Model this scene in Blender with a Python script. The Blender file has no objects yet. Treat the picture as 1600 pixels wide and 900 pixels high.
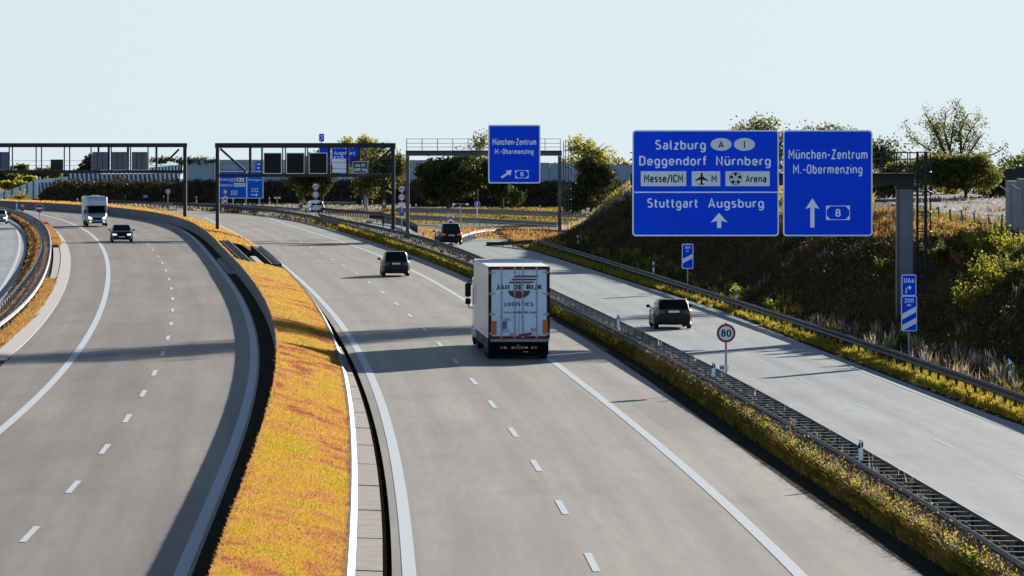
import bpy, bmesh, math, random
import numpy as np
from mathutils import Vector, Matrix
random.seed(7); rng = np.random.default_rng(11)
R_ = math.radians
C = bpy.context.scene.collection
SC = bpy.context.scene

# ------------------------------------------------------------ camera
F, YH, H = 8500.0, 205.0, 9.5          # focal length in pixels of a 1600 wide frame, horizon row, eye height
cam = bpy.data.cameras.new('camera'); camo = bpy.data.objects.new('camera', cam); C.objects.link(camo)
camo.location = (0, 0, H); camo.rotation_euler = (R_(90), 0, 0)
cam.sensor_width = 36; cam.lens = F/1600*36; cam.shift_y = -(450-YH)/1600
cam.clip_start = 1; cam.clip_end = 20000
SC.camera = camo

# ------------------------------------------------------------ light
SUNV = Vector((1.75, 3.3, 1.0)).normalized()
EL = math.asin(SUNV.z); AZ = math.atan2(SUNV.x, SUNV.y)
w = bpy.data.worlds.new('World'); SC.world = w; w.use_nodes = True
nt = w.node_tree; nt.nodes.clear()
out = nt.nodes.new('ShaderNodeOutputWorld'); bg = nt.nodes.new('ShaderNodeBackground')
sky = nt.nodes.new('ShaderNodeTexSky'); sky.sky_type = 'NISHITA'; sky.sun_disc = False
sky.sun_elevation = EL; sky.sun_rotation = AZ; sky.altitude = 500; sky.air_density = 1.0
sky.dust_density = 0.3; sky.ozone_density = 3.0
tc = nt.nodes.new('ShaderNodeTexCoord'); sp = nt.nodes.new('ShaderNodeSeparateXYZ'); cb = nt.nodes.new('ShaderNodeCombineXYZ')
mx = nt.nodes.new('ShaderNodeMath'); mx.operation = 'MAXIMUM'; mx.inputs[1].default_value = 0.05
nt.links.new(tc.outputs['Generated'], sp.inputs[0]); nt.links.new(sp.outputs['X'], cb.inputs['X']); nt.links.new(sp.outputs['Y'], cb.inputs['Y'])
nt.links.new(sp.outputs['Z'], mx.inputs[0]); nt.links.new(mx.outputs[0], cb.inputs['Z']); nt.links.new(cb.outputs[0], sky.inputs['Vector'])
tint = nt.nodes.new('ShaderNodeMix'); tint.data_type = 'RGBA'; tint.blend_type = 'MULTIPLY'; tint.inputs[0].default_value = 1.0
tr_ = nt.nodes.new('ShaderNodeValToRGB'); tr_.color_ramp.elements[0].position = 0.06; tr_.color_ramp.elements[1].position = 0.45
tr_.color_ramp.elements[0].color = (.74, .76, .96, 1); tr_.color_ramp.elements[1].color = (.46, .45, .43, 1)
nt.links.new(sp.outputs['Z'], tr_.inputs[0]); # added fill: sky behind the camera boosted to light sign faces and vehicle rears
bk = nt.nodes.new('ShaderNodeMapRange'); bk.inputs[1].default_value = 0.1; bk.inputs[2].default_value = -0.9; bk.inputs[3].default_value = 1.0; bk.inputs[4].default_value = 3.3
nt.links.new(sp.outputs['Y'], bk.inputs[0])
vm = nt.nodes.new('ShaderNodeVectorMath'); vm.operation = 'SCALE'; nt.links.new(tr_.outputs[0], vm.inputs[0]); nt.links.new(bk.outputs[0], vm.inputs['Scale']); nt.links.new(vm.outputs[0], tint.inputs[7])
nt.links.new(sky.outputs[0], tint.inputs[6]); hz = nt.nodes.new('ShaderNodeMapRange'); hz.inputs[1].default_value = 0.03; hz.inputs[2].default_value = 0.30; hz.inputs[3].default_value = 0.80; hz.inputs[4].default_value = 0.0
nt.links.new(sp.outputs['Z'], hz.inputs[0])
hm = nt.nodes.new('ShaderNodeMix'); hm.data_type = 'RGBA'; nt.links.new(hz.outputs[0], hm.inputs[0]); nt.links.new(tint.outputs[2], hm.inputs[6]); hm.inputs[7].default_value = (6.5, 7.45, 7.85, 1)
nt.links.new(hm.outputs[2], bg.inputs[0])
bg.inputs[1].default_value = 0.05
nt.links.new(bg.outputs[0], out.inputs[0])
sl = bpy.data.lights.new('sun', 'SUN'); sl.energy = 5.0; sl.angle = R_(0.5); sl.color = (1, 0.94, 0.86)
so = bpy.data.objects.new('sun', sl); C.objects.link(so); so.rotation_euler = (-SUNV).to_track_quat('-Z', 'Y').to_euler()
SC.view_settings.view_transform = 'Standard'; SC.view_settings.look = 'None'; SC.view_settings.gamma = 1
SC.view_settings.exposure = 1.2
SC.cycles.max_bounces = 5; SC.cycles.transparent_max_bounces = 8
SC.cycles.use_denoising = True

# ------------------------------------------------------------ picture rows/columns to metres on a level of height z
def D(py, z=0.0): return F*(H-z)/(py-YH)
def X(px, d): return (px-800)*d/F
def Z(py, d): return H-(py-YH)*d/F
def W(px, py, z=0.0):
    d = D(py, z); return X(px, d), d

class Curve:
    """lateral position x as a smooth function of the distance d"""
    def __init__(s, pts, z=0.0, deg=5):
        P = np.array([W(a, b, z) for a, b in pts]); s.lo, s.hi = P[:, 1].min(), P[:, 1].max()
        s.c, s.k = (s.lo+s.hi)/2, (s.hi-s.lo)/2
        t = (P[:, 1]-s.c)/s.k
        s.p = np.polyfit(t, P[:, 0], min(deg, len(pts)-1), w=F/P[:, 1]); s.dp = np.polyder(s.p)
    def __call__(s, d):
        dc = min(max(d, s.lo), s.hi); t = (dc-s.c)/s.k
        return float(np.polyval(s.p, t) + (d-dc)*np.polyval(s.dp, t)/s.k)
    def slope(s, d):
        dc = min(max(d, s.lo), s.hi); return float(np.polyval(s.dp, (dc-s.c)/s.k)/s.k)
class Poly:
    """the same, straight between the points"""
    def __init__(s, pts, z=0.0):
        P = sorted([W(a, b, z)[::-1] for a, b in pts]); s.d = [p[0] for p in P]; s.x = [p[1] for p in P]
    def __call__(s, d): return float(np.interp(d, s.d, s.x))
def off(f, o): return lambda d: f(d)+(o(d) if callable(o) else o)
def sm(a, b, x):
    t = min(max((x-a)/(b-a), 0), 1); return t*t*(3-2*t)

# ------------------------------------------------------------ materials
MATS = {}
def mat(name, col, rough=0.6, metal=0.0, var=0.0, scale=1.0, emit=None, estr=0, coat=0.0, spec=0.5, trans=0.0, bump=0.0, col2=None):
    if name in MATS: return MATS[name]
    m = bpy.data.materials.new(name); m.use_nodes = True; MATS[name] = m
    n = m.node_tree.nodes; l = m.node_tree.links; b = n['Principled BSDF']
    b.inputs['Base Color'].default_value = (*col, 1); b.inputs['Roughness'].default_value = rough
    b.inputs['Metallic'].default_value = metal; b.inputs['Coat Weight'].default_value = coat
    b.inputs['Coat Roughness'].default_value = 0.05
    b.inputs['Specular IOR Level'].default_value = spec
    if trans: b.inputs['Transmission Weight'].default_value = trans
    if emit: b.inputs['Emission Color'].default_value = (*emit, 1); b.inputs['Emission Strength'].default_value = estr
    if var or col2:
        t = n.new('ShaderNodeTexCoord'); nz = n.new('ShaderNodeTexNoise'); nz.inputs['Scale'].default_value = scale
        nz.inputs['Detail'].default_value = 6; nz.inputs['Roughness'].default_value = 0.65
        l.new(t.outputs['Object'], nz.inputs['Vector'])
        r = n.new('ShaderNodeValToRGB'); r.color_ramp.elements[0].position = 0.3; r.color_ramp.elements[1].position = 0.7
        c2 = col2 or tuple(min(c*(1+var), 1) for c in col); c1 = col if col2 else tuple(c*(1-var) for c in col)
        r.color_ramp.elements[0].color = (*c1, 1); r.color_ramp.elements[1].color = (*c2, 1)
        l.new(nz.outputs[0], r.inputs[0]); l.new(r.outputs[0], b.inputs['Base Color'])
        if bump:
            bp = n.new('ShaderNodeBump'); bp.inputs['Strength'].default_value = bump; bp.inputs['Distance'].default_value = 0.02
            l.new(nz.outputs[0], bp.inputs['Height']); l.new(bp.outputs[0], b.inputs['Normal'])
    return m

def road_mat(name, base, dark, seamed=False, rough=0.62, spec=0.5):
    """asphalt: fine grain, broad patches, darker wheel tracks along UV v, cracks and repair seams"""
    m = bpy.data.materials.new(name); m.use_nodes = True; n = m.node_tree.nodes; l = m.node_tree.links; b = n['Principled BSDF']
    uv = n.new('ShaderNodeTexCoord')
    def noise(scale, sx, sy, det=5):
        mp = n.new('ShaderNodeMapping'); mp.inputs['Scale'].default_value = (sx, sy, 1); l.new(uv.outputs['UV'], mp.inputs[0])
        z = n.new('ShaderNodeTexNoise'); z.inputs['Scale'].default_value = scale; z.inputs['Detail'].default_value = det; l.new(mp.outputs[0], z.inputs['Vector']); return z.outputs[0]
    def ramp(sock, a, c, ca, cc):
        r = n.new('ShaderNodeValToRGB'); r.color_ramp.elements[0].position = a; r.color_ramp.elements[1].position = c
        r.color_ramp.elements[0].color = (*ca, 1); r.color_ramp.elements[1].color = (*cc, 1); l.new(sock, r.inputs[0]); return r.outputs[0]
    def mul(a, bb, f=1.0):
        k = n.new('ShaderNodeMix'); k.data_type = 'RGBA'; k.blend_type = 'MULTIPLY'; k.inputs[0].default_value = f
        l.new(a, k.inputs[6]); l.new(bb, k.inputs[7]); return k.outputs[2]
    c = ramp(noise(0.25, 1.2, 0.12), 0.35, 0.65, dark, base)                 # long patches
    c = mul(c, ramp(noise(1.0, 1.6, 0.03, 3), 0.3, 0.7, (.76, .76, .76), (1, 1, 1)))   # tracks
    sx_ = n.new('ShaderNodeSeparateXYZ'); l.new(uv.outputs['UV'], sx_.inputs[0])     # worn wheel tracks, about 1.85 m apart
    m1 = n.new('ShaderNodeMath'); m1.operation = 'MULTIPLY_ADD'; m1.inputs[1].default_value = 3.38; m1.inputs[2].default_value = 1.1; l.new(sx_.outputs[0], m1.inputs[0])
    m2 = n.new('ShaderNodeMath'); m2.operation = 'SINE'; l.new(m1.outputs[0], m2.inputs[0])
    m3 = n.new('ShaderNodeMath'); m3.operation = 'MULTIPLY_ADD'; m3.inputs[1].default_value = .5; m3.inputs[2].default_value = .5; l.new(m2.outputs[0], m3.inputs[0])
    m4 = n.new('ShaderNodeMath'); m4.operation = 'MULTIPLY'; l.new(m3.outputs[0], m4.inputs[0]); l.new(noise(.5, .3, .06, 4), m4.inputs[1])
    c = mul(c, ramp(m4.outputs[0], .12, .50, (1.02, 1.02, 1.02), (.86, .855, .85)))
    c = mul(c, ramp(noise(3.0, 1.6, .10, 6), 0.30, 0.72, (.86, .855, .85), (1.04, 1.04, 1.03)))   # weathering streaks
    c = mul(c, ramp(noise(1.1, 1.0, .10, 8), 0.64, 0.70, (1, 1, 1), (.84, .83, .82)))   # small dark spots
    c = mul(c, ramp(noise(18, 1, 1, 4), 0.25, 0.75, (.72, .72, .72), (1.0, 1.0, 1.0)))     # grain
    c = mul(c, ramp(noise(0.16, 1.5, .5, 8), 0.56, 0.63, (1, 1, 1), (.86, .84, .82)))  # stains
    if seamed:
        br = n.new('ShaderNodeTexBrick'); mp = n.new('ShaderNodeMapping'); mp.inputs['Rotation'].default_value = (0, 0, R_(90)); l.new(uv.outputs['UV'], mp.inputs[0])
        l.new(mp.outputs[0], br.inputs['Vector']); br.inputs['Scale'].default_value = 1; br.inputs['Brick Width'].default_value = 5.0; br.inputs['Row Height'].default_value = 3.9
        br.offset = 0; br.inputs['Mortar Size'].default_value = 0.02; br.inputs['Color1'].default_value = (1, 1, 1, 1); br.inputs['Color2'].default_value = (.95, .95, .95, 1); br.inputs['Mortar'].default_value = (.72, .72, .72, 1)
        c = mul(c, br.outputs[0])
    l.new(c, b.inputs['Base Color']); b.inputs['Roughness'].default_value = rough; b.inputs['Specular IOR Level'].default_value = spec
    return m

def leaf_mat(name, stops, rough=0.7, transl=0.45, nscale=0.35, nmix=0.55):
    """leaf or blade colour picked by its own tint value mixed with broad natural patches; thin, so light comes through"""
    m = bpy.data.materials.new(name); m.use_nodes = True; n = m.node_tree.nodes; l = m.node_tree.links
    b = n['Principled BSDF']; o = n['Material Output']
    at = n.new('ShaderNodeAttribute'); at.attribute_name = 'tint'
    t = n.new('ShaderNodeTexCoord'); z = n.new('ShaderNodeTexNoise'); z.inputs['Scale'].default_value = nscale; z.inputs['Detail'].default_value = 4
    l.new(t.outputs['Object'], z.inputs['Vector'])
    mr = n.new('ShaderNodeMapRange'); mr.inputs[1].default_value = 0.32; mr.inputs[2].default_value = 0.68; l.new(z.outputs[0], mr.inputs[0])
    mixv = n.new('ShaderNodeMix'); mixv.inputs[0].default_value = nmix; l.new(at.outputs['Fac'], mixv.inputs[2]); l.new(mr.outputs[0], mixv.inputs[3])
    r = n.new('ShaderNodeValToRGB'); cr = r.color_ramp
    for i, (p, c) in enumerate(stops):
        e = cr.elements[i] if i < 2 else cr.elements.new(p)
        e.position = p; e.color = (*c, 1)
    l.new(mixv.outputs[0], r.inputs[0]); l.new(r.outputs[0], b.inputs['Base Color']); b.inputs['Roughness'].default_value = rough
    b.inputs['Specular IOR Level'].default_value = 0.2
    tr = n.new('ShaderNodeBsdfTranslucent'); l.new(r.outputs[0], tr.inputs[0])
    ms = n.new('ShaderNodeMixShader'); ms.inputs[0].default_value = transl
    l.new(b.outputs[0], ms.inputs[1]); l.new(tr.outputs[0], ms.inputs[2]); l.new(ms.outputs[0], o.inputs[0])
    return m

M_steel = mat('galvanised_steel', (.30, .31, .32), .48, .7, .25, 3)
M_rail = mat('weathered_rail_steel', (.034, .031, .030), .55, .3, .3, 2, spec=.3)
M_railwhite = mat('new_zinc_rail', (.15, .15, .16), .6, .0, .1, 2, spec=.2)
M_dark = mat('dark_gantry_paint', (.018, .018, .020), .6, 0, .2, 1, spec=.3)
M_greyp = mat('grey_gantry_paint', (.075, .075, .078), .55, .1, .2, 1, spec=.35)
M_col = mat('grey_column_paint', (.11, .125, .145), .5, .3, .2, 1)
M_blue = mat('sign_blue', (.001, .066, .78), .55, 0, .04, .4, spec=.1)
M_blue2 = mat('sign_mid_blue', (.002, .125, .64), .55, spec=.15)
M_signw = mat('sign_white', (.90, .93, .94), .5, 0, .03, 1)
M_signgrey = mat('sign_pale_panel', (.74, .77, .77), .5, 0, .06, 1)
M_black = mat('black_paint', (.006, .005, .005), .8, spec=.08)
M_red = mat('sign_red', (.30, .010, .012), .5)
M_orange = mat('orange_reflector', (.55, .09, .01), .4)
M_conc = mat('concrete', (.22, .195, .17), .9, 0, .3, 1.6, spec=.25)
M_concw = mat('concrete_wall', (.14, .14, .147), .8, 0, .35, .8, bump=.3)
M_concpale = mat('pale_concrete', (.29, .28, .265), .8, 0, .12, 1.5)
M_kerb = mat('white_kerb_concrete', (.14, .14, .147), .7, 0, .12, 2)
M_slot = mat('drain_slot', (.014, .011, .008), 1, spec=0)
M_paint = mat('road_paint', (.50, .55, .57), .55, 0, .10, 4)
M_paintworn = mat('worn_road_paint', (.30, .325, .325), .6, 0, .12, 4)
M_tyre = mat('tyre_rubber', (.012, .012, .012), .8)
M_rim = mat('alloy_rim', (.35, .35, .36), .35, .9)
M_glass = mat('dark_window_glass', (.004, .005, .005), .10, 0, spec=.35)
M_plastic = mat('black_plastic', (.008, .008, .008), .6, spec=.2)
M_tail = mat('tail_lamp_red', (.10, .008, .006), .2, coat=.6)
M_taill = mat('lit_tail_lamp', (.5, .02, .01), .2, emit=(1, .05, .03), estr=.15)
M_head = mat('headlamp_glass', (.6, .62, .65), .1, emit=(1, .97, .9), estr=.7)
M_plate = mat('number_plate', (.62, .62, .60), .4)
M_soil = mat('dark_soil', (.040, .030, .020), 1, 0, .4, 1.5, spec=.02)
M_wallp = mat('noise_wall_panel', (.27, .345, .385), .75, 0, .12, .15)
M_wallpale = mat('pale_noise_panel', (.66, .72, .72), .6, 0, .1, .4)
M_wallblue = mat('blue_noise_panel', (.055, .085, .13), .6, 0, .15, .5)
M_bark = mat('bark', (.06, .045, .032), .9, 0, .3, 3)

# ------------------------------------------------------------ mesh helpers
class MB:
    def __init__(s): s.v = []; s.f = []; s.m = []; s.T = Matrix.Identity(4)
    def add(s, vs, fs, mi=0):
        k = len(s.v); s.v += [tuple(s.T @ Vector(v)) for v in vs]
        s.f += [tuple(k+i for i in f) for f in fs]; s.m += [mi]*len(fs); return s
    def box(s, x0, x1, y0, y1, z0, z1, mi=0, ch=0.0):
        if ch:   # chamfered along the vertical and top edges
            return s.prism([(x0+ch, z0), (x1-ch, z0), (x1, z0+ch), (x1, z1-ch), (x1-ch, z1), (x0+ch, z1), (x0, z1-ch), (x0, z0+ch)], y0, y1, mi)
        v = [(x, y, z) for z in (z0, z1) for y in (y0, y1) for x in (x0, x1)]
        return s.add(v, [(0, 2, 3, 1), (4, 5, 7, 6), (0, 1, 5, 4), (2, 6, 7, 3), (0, 4, 6, 2), (1, 3, 7, 5)], mi)
    def prism(s, poly, y0, y1, mi=0):      # polygon in x,z extruded along y
        n = len(poly); v = [(x, y0, z) for x, z in poly]+[(x, y1, z) for x, z in poly]
        f = [tuple(range(n)), tuple(range(2*n-1, n-1, -1))]+[(i, i+n, (i+1) % n+n, (i+1) % n) for i in range(n)]
        return s.add(v, f, mi)
    def bar(s, p0, p1, w_, h_=None, mi=0):    # rectangular bar between two points
        p0, p1 = Vector(p0), Vector(p1); h_ = h_ or w_
        a = (p1-p0).normalized(); u = a.cross(Vector((0, 0, 1)))
        u = Vector((1, 0, 0)) if u.length < 1e-3 else u.normalized(); q = a.cross(u)
        v = [p+u*sx*w_/2+q*sy*h_/2 for p in (p0, p1) for sx, sy in ((-1, -1), (1, -1), (1, 1), (-1, 1))]
        return s.add(v, [(3, 2, 1, 0), (4, 5, 6, 7)]+[(i, (i+1) % 4, (i+1) % 4+4, i+4) for i in range(4)], mi)
    def tube(s, pts, r, mi=0, n=8):
        pts = [Vector(p) for p in pts]; rr = r if isinstance(r, (list, tuple)) else [r]*len(pts); vs = []; fs = []
        for i, p in enumerate(pts):
            a = (pts[min(i+1, len(pts)-1)]-pts[max(i-1, 0)]).normalized(); u = a.cross(Vector((0, 0, 1)))
            u = Vector((1, 0, 0)) if u.length < 1e-3 else u.normalized(); q = a.cross(u)
            vs += [p+(u*math.cos(2*math.pi*k/n)+q*math.sin(2*math.pi*k/n))*rr[i] for k in range(n)]
        for i in range(len(pts)-1):
            fs += [(i*n+k, i*n+(k+1) % n, (i+1)*n+(k+1) % n, (i+1)*n+k) for k in range(n)]
        fs += [tuple(range(n-1, -1, -1)), tuple((len(pts)-1)*n+k for k in range(n))]
        return s.add(vs, fs, mi)
    def disc(s, x, z, r, y0, y1, mi=0, n=28, rz=None):      # disc facing -y
        return s.prism([(x+r*math.sin(2*math.pi*k/n), z+(rz or r)*math.cos(2*math.pi*k/n)) for k in range(n)][::-1], y0, y1, mi)
    def ring(s, x, z, r0, r1, y, mi=0, n=32):
        v = [(x+r*math.sin(2*math.pi*k/n), y, z+r*math.cos(2*math.pi*k/n)) for r in (r0, r1) for k in range(n)]
        return s.add(v, [(k, (k+1) % n, n+(k+1) % n, n+k) for k in range(n)], mi)
    def flat(s, poly, y, mi=0): return s.add([(x, y, z) for x, z in poly], [tuple(range(len(poly)))], mi)
    def text(s, body, x0, x1, z0, z1, y, mi=0, bold=0.0):
        cu = bpy.data.curves.new('t', 'FONT'); cu.body = body; cu.offset = bold; cu.resolution_u = 3
        ob = bpy.data.objects.new('t', cu); C.objects.link(ob); bpy.context.view_layer.update()
        me = bpy.data.meshes.new_from_object(ob.evaluated_get(bpy.context.evaluated_depsgraph_get()))
        co = np.array([v.co[:] for v in me.vertices]); a = co.min(0); b = co.max(0)
        vs = [(x0+(p[0]-a[0])/(b[0]-a[0])*(x1-x0), y, z0+(p[1]-a[1])/(b[1]-a[1])*(z1-z0)) for p in co]
        s.add(vs, [tuple(p.vertices) for p in me.polygons], mi)
        C.objects.unlink(ob); bpy.data.objects.remove(ob); bpy.data.curves.remove(cu); bpy.data.meshes.remove(me); return s
    def mesh(s, name, mats, smooth=False):
        me = bpy.data.meshes.new(name); me.from_pydata(s.v, [], s.f)
        for m in (mats if isinstance(mats, (list, tuple)) else [mats]): me.materials.append(m)
        me.polygons.foreach_set('material_index', s.m)
        if smooth: me.polygons.foreach_set('use_smooth', [True]*len(s.f))
        me.update(); return me
    def build(s, name, mats, parent=None, smooth=False, bevel=0):
        return obj(name, s.mesh(name, mats, smooth), parent, bevel)
def obj(name, me, parent=None, bevel=0):
    o = bpy.data.objects.new(name, me); C.objects.link(o)
    if parent: o.parent = parent
    if bevel:
        b = o.modifiers.new('b', 'BEVEL'); b.width = bevel; b.segments = 2; b.limit_method = 'ANGLE'
    return o
def tag(o, label=None, cat=None, group=None, kind=None):
    if label: o['label'] = label
    if cat: o['category'] = cat
    if group: o['group'] = group
    if kind: o['kind'] = kind
    return o
def thing(name, label, cat, loc=(0, 0, 0), rz=0, group=None):
    o = bpy.data.objects.new(name, None); C.objects.link(o); o.location = loc; o.rotation_euler = (0, 0, rz)
    o.empty_display_size = .5
    return tag(o, label, cat, group)
def copy_tree(o, parent=None):
    c = o.copy(); C.objects.link(c); c.parent = parent
    for ch in o.children: copy_tree(ch, c)
    return c
def repeat(name, me, parent, locs, rots=None, cap=100):
    """parts of one kind on one thing: the first `cap` (nearest) as parts, the rest as one mass"""
    for i, p in enumerate(locs[:cap]):
        o = obj(name, me, parent); o.location = p
        if rots: o.rotation_euler = (0, 0, rots[i])
    rest = list(range(cap, len(locs)))
    if rest:
        n = len(me.vertices); co = np.empty(n*3, 'f'); me.vertices.foreach_get('co', co); co = co.reshape(-1, 3)
        vs = []; fs = []; pf = [tuple(p.vertices) for p in me.polygons]
        for j, i in enumerate(rest):
            a = rots[i] if rots else 0; ca, sa = math.cos(a), math.sin(a)
            q = np.stack([co[:, 0]*ca-co[:, 1]*sa, co[:, 0]*sa+co[:, 1]*ca, co[:, 2]], 1)+np.array(locs[i]); vs += q.tolist()
            fs += [tuple(k+j*n for k in f) for f in pf]
        m2 = bpy.data.meshes.new(name+'s_far'); m2.from_pydata(vs, [], fs)
        for mm in me.materials: m2.materials.append(mm)
        tag(obj('distant_'+name+'s', m2, parent), kind='stuff')

def sheet(name, fL, fR, d0, d1, z, material, step=4.0, nx=2, kind='structure', drop=None):
    """a strip of ground between two lateral curves; z may be a number or z(d, t) with t across"""
    ds = np.linspace(d0, d1, max(2, int((d1-d0)/step)+1)); vs = []; uv = []
    for d in ds:
        a, b = fL(d), fR(d)
        for i in range(nx):
            t = i/(nx-1); vs.append((a+(b-a)*t, d, z(d, t) if callable(z) else z)); uv.append((a+(b-a)*t-fL(d), d))
    fs = [(r*nx+i, r*nx+i+1, (r+1)*nx+i+1, (r+1)*nx+i) for r in range(len(ds)-1) for i in range(nx-1)]
    me = bpy.data.meshes.new(name); me.from_pydata(vs, [], fs); me.materials.append(material)
    ul = me.uv_layers.new(name='UVMap'); ul.data.foreach_set('uv', [c for p in me.loops for c in uv[p.vertex_index]])
    me.polygons.foreach_set('use_smooth', [True]*len(fs)); me.update()
    return tag(obj(name, me), kind=kind)
def sweep(fx, d0, d1, prof, step=3.0, zf=None, mi=0, mb=None, ends=True):
    """sweep a closed profile [(dx, dz)] along a lateral curve"""
    mb = mb or MB(); ds = np.linspace(d0, d1, max(2, int((d1-d0)/step)+1)); n = len(prof); vs = []
    for d in ds:
        s = (fx(d+.5)-fx(d-.5)); k = math.sqrt(1+s*s); zz = zf(d) if zf else 0
        vs += [(fx(d)+dx/k, d-dx*s/k, zz+dz) for dx, dz in prof]
    fs = [(i*n+k, i*n+(k+1) % n, (i+1)*n+(k+1) % n, (i+1)*n+k) for i in range(len(ds)-1) for k in range(n)]
    if ends: fs += [tuple(range(n-1, -1, -1)), tuple((len(ds)-1)*n+k for k in range(n))]
    return mb.add(vs, fs, mi)

# ------------------------------------------------------------ blades and leaves
def blades(name, label_kind, fL, fR, d0, d1, zf, n, hgt, wid, material, lean=.35, bias=1.6, clump=0, thick=None, kind='stuff', parent=None, tint=None):
    """n upright blades between two curves, denser near the camera"""
    u = rng.random(n); d = 1/((1/d0)**bias+(u*((1/d1)**bias-(1/d0)**bias)))**(1/bias) if bias else d0+u*(d1-d0)
    t = rng.random(n)
    if clump:
        k = max(1, n//clump); ci = rng.integers(0, k, n); d = d[ci]+rng.normal(0, .12, n)*(1+d/400); t = t[ci]+rng.normal(0, .03, n)
    t = np.clip(t, 0, 1)
    gd = np.linspace(d0-3, d1+3, 400); gl = np.array([fL(x) for x in gd]); gr = np.array([fR(x) for x in gd])
    a = np.interp(d, gd, gl); b = np.interp(d, gd, gr); x = a+(b-a)*t
    z = np.array([zf(dd, tt) for dd, tt in zip(d, t)]) if callable(zf) else np.full(n, float(zf))
    sc = 1+np.maximum(d-200, 0)/350
    h = rng.uniform(hgt[0], hgt[1], n)*(.75+.25*sc); wv = wid*sc*rng.uniform(.7, 1.3, n)
    an = rng.uniform(0, 2*math.pi, n); le = rng.normal(0, lean, (n, 2))*h[:, None]
    base = np.stack([x, d, z], 1); dx = np.stack([np.cos(an)*wv/2, np.sin(an)*wv/2, np.zeros(n)], 1)
    mid = base+np.stack([le[:, 0]*.3, le[:, 1]*.3, h*.55], 1)
    tip = base+np.stack([le[:, 0], le[:, 1], h], 1)
    V = np.concatenate([base-dx, base+dx, mid+dx*.8, tip, mid-dx*.8], 1).reshape(-1, 3)
    tv = np.clip(rng.normal(.5, .22, n), 0, 1) if tint is None else tint(d, t, n)
    return fastmesh(name, V, 5, np.repeat(tv, 5), material, kind, parent)
def fastmesh(name, V, k, tint, material, kind=None, parent=None):
    me = bpy.data.meshes.new(name); nv = len(V); nf = nv//k
    me.vertices.add(nv); me.vertices.foreach_set('co', V.astype('f').ravel())
    me.loops.add(nv); me.loops.foreach_set('vertex_index', np.arange(nv, dtype='i'))
    me.polygons.add(nf); me.polygons.foreach_set('loop_start', np.arange(0, nv, k, dtype='i'))
    me.materials.append(material); me.update(calc_edges=True)
    a = me.attributes.new('tint', 'FLOAT', 'POINT'); a.data.foreach_set('value', tint.astype('f'))
    o = obj(name, me, parent)
    if kind: o['kind'] = kind
    return o
def leaves_mesh(name, centers, per, spread, size, material, flat=.7):
    """leaf quads gathered in clumps around the given centres"""
    c = np.repeat(np.array(centers), per, 0); n = len(c)
    sp_ = np.repeat(np.array(spread) if np.ndim(spread) else np.full(len(centers), spread), per)
    p = c+rng.normal(0, 1, (n, 3))*sp_[:, None]*np.array([1, 1, flat])
    a = rng.normal(0, 1, (n, 3)); a /= np.linalg.norm(a, axis=1)[:, None]; b = np.cross(a, rng.normal(0, 1, (n, 3))); b /= np.linalg.norm(b, axis=1)[:, None]
    s = size*rng.uniform(.6, 1.4, n)[:, None]
    V = np.concatenate([p-a*s, p+b*s*.55, p+a*s, p-b*s*.55], 1).reshape(-1, 3)
    tv = np.clip(np.repeat(rng.normal(.5, .25, len(centers)), per)+rng.normal(0, .15, n), 0, 1)
    me = bpy.data.meshes.new(name); nv = len(V)
    me.vertices.add(nv); me.vertices.foreach_set('co', V.astype('f').ravel())
    me.loops.add(nv); me.loops.foreach_set('vertex_index', np.arange(nv, dtype='i'))
    me.polygons.add(nv//4); me.polygons.foreach_set('loop_start', np.arange(0, nv, 4, dtype='i'))
    me.materials.append(material); me.update(calc_edges=True)
    at = me.attributes.new('tint', 'FLOAT', 'POINT'); at.data.foreach_set('value', np.repeat(tv, 4).astype('f'))
    return me

G_gold = leaf_mat('dry_gold_grass', [(0, (.22, .06, .02)), (.2, (.40, .13, .05)), (.38, (.55, .27, .12)), (.55, (.60, .36, .07)), (.75, (.54, .39, .045)), (1, (.34, .34, .035))], nscale=.8, nmix=.22)
G_verge = leaf_mat('verge_herbs', [(0, (.06, .055, .012)), (.35, (.15, .14, .02)), (.6, (.34, .24, .035)), (.8, (.45, .20, .05)), (1, (.45, .30, .16))], nscale=.4)
G_green = leaf_mat('yellow_green_grass', [(0, (.14, .12, .02)), (.35, (.32, .26, .03)), (.75, (.50, .38, .06)), (1, (.50, .28, .09))], nscale=.3, transl=.6)
G_pale = leaf_mat('pale_seed_heads', [(0, (.40, .30, .24)), (.5, (.55, .47, .40)), (1, (.62, .44, .36))], transl=.5)
G_flower = leaf_mat('white_wildflowers', [(0, (.12, .10, .04)), (.45, (.24, .20, .12)), (.75, (.42, .37, .33)), (1, (.62, .56, .56))])
G_orange = leaf_mat('orange_weeds', [(0, (.20, .10, .03)), (.4, (.40, .20, .07)), (.8, (.48, .31, .08)), (1, (.48, .29, .19))])
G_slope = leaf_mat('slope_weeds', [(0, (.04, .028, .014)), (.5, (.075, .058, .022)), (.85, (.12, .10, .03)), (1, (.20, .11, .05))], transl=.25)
L_dark = leaf_mat('dark_foliage', [(0, (.025, .03, .010)), (.5, (.055, .062, .018)), (1, (.11, .11, .03))], transl=.35)
L_mid = leaf_mat('mid_foliage', [(0, (.05, .06, .018)), (.5, (.13, .135, .03)), (1, (.30, .26, .05))], transl=.55)
L_yel = leaf_mat('yellow_green_foliage', [(0, (.14, .13, .02)), (.5, (.30, .28, .03)), (1, (.48, .40, .06))], transl=.62)
L_hedge = leaf_mat('hedge_foliage', [(0, (.04, .032, .016)), (.6, (.075, .06, .028)), (1, (.12, .095, .04))], transl=.25)
M_ground = mat('dry_ground', (.16, .13, .07), .95, 0, .35, .3, spec=.03)
M_gold_g = mat('gold_turf', (.36, .19, .05), .95, col2=(.42, .29, .05), scale=.6, spec=.03)
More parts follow.
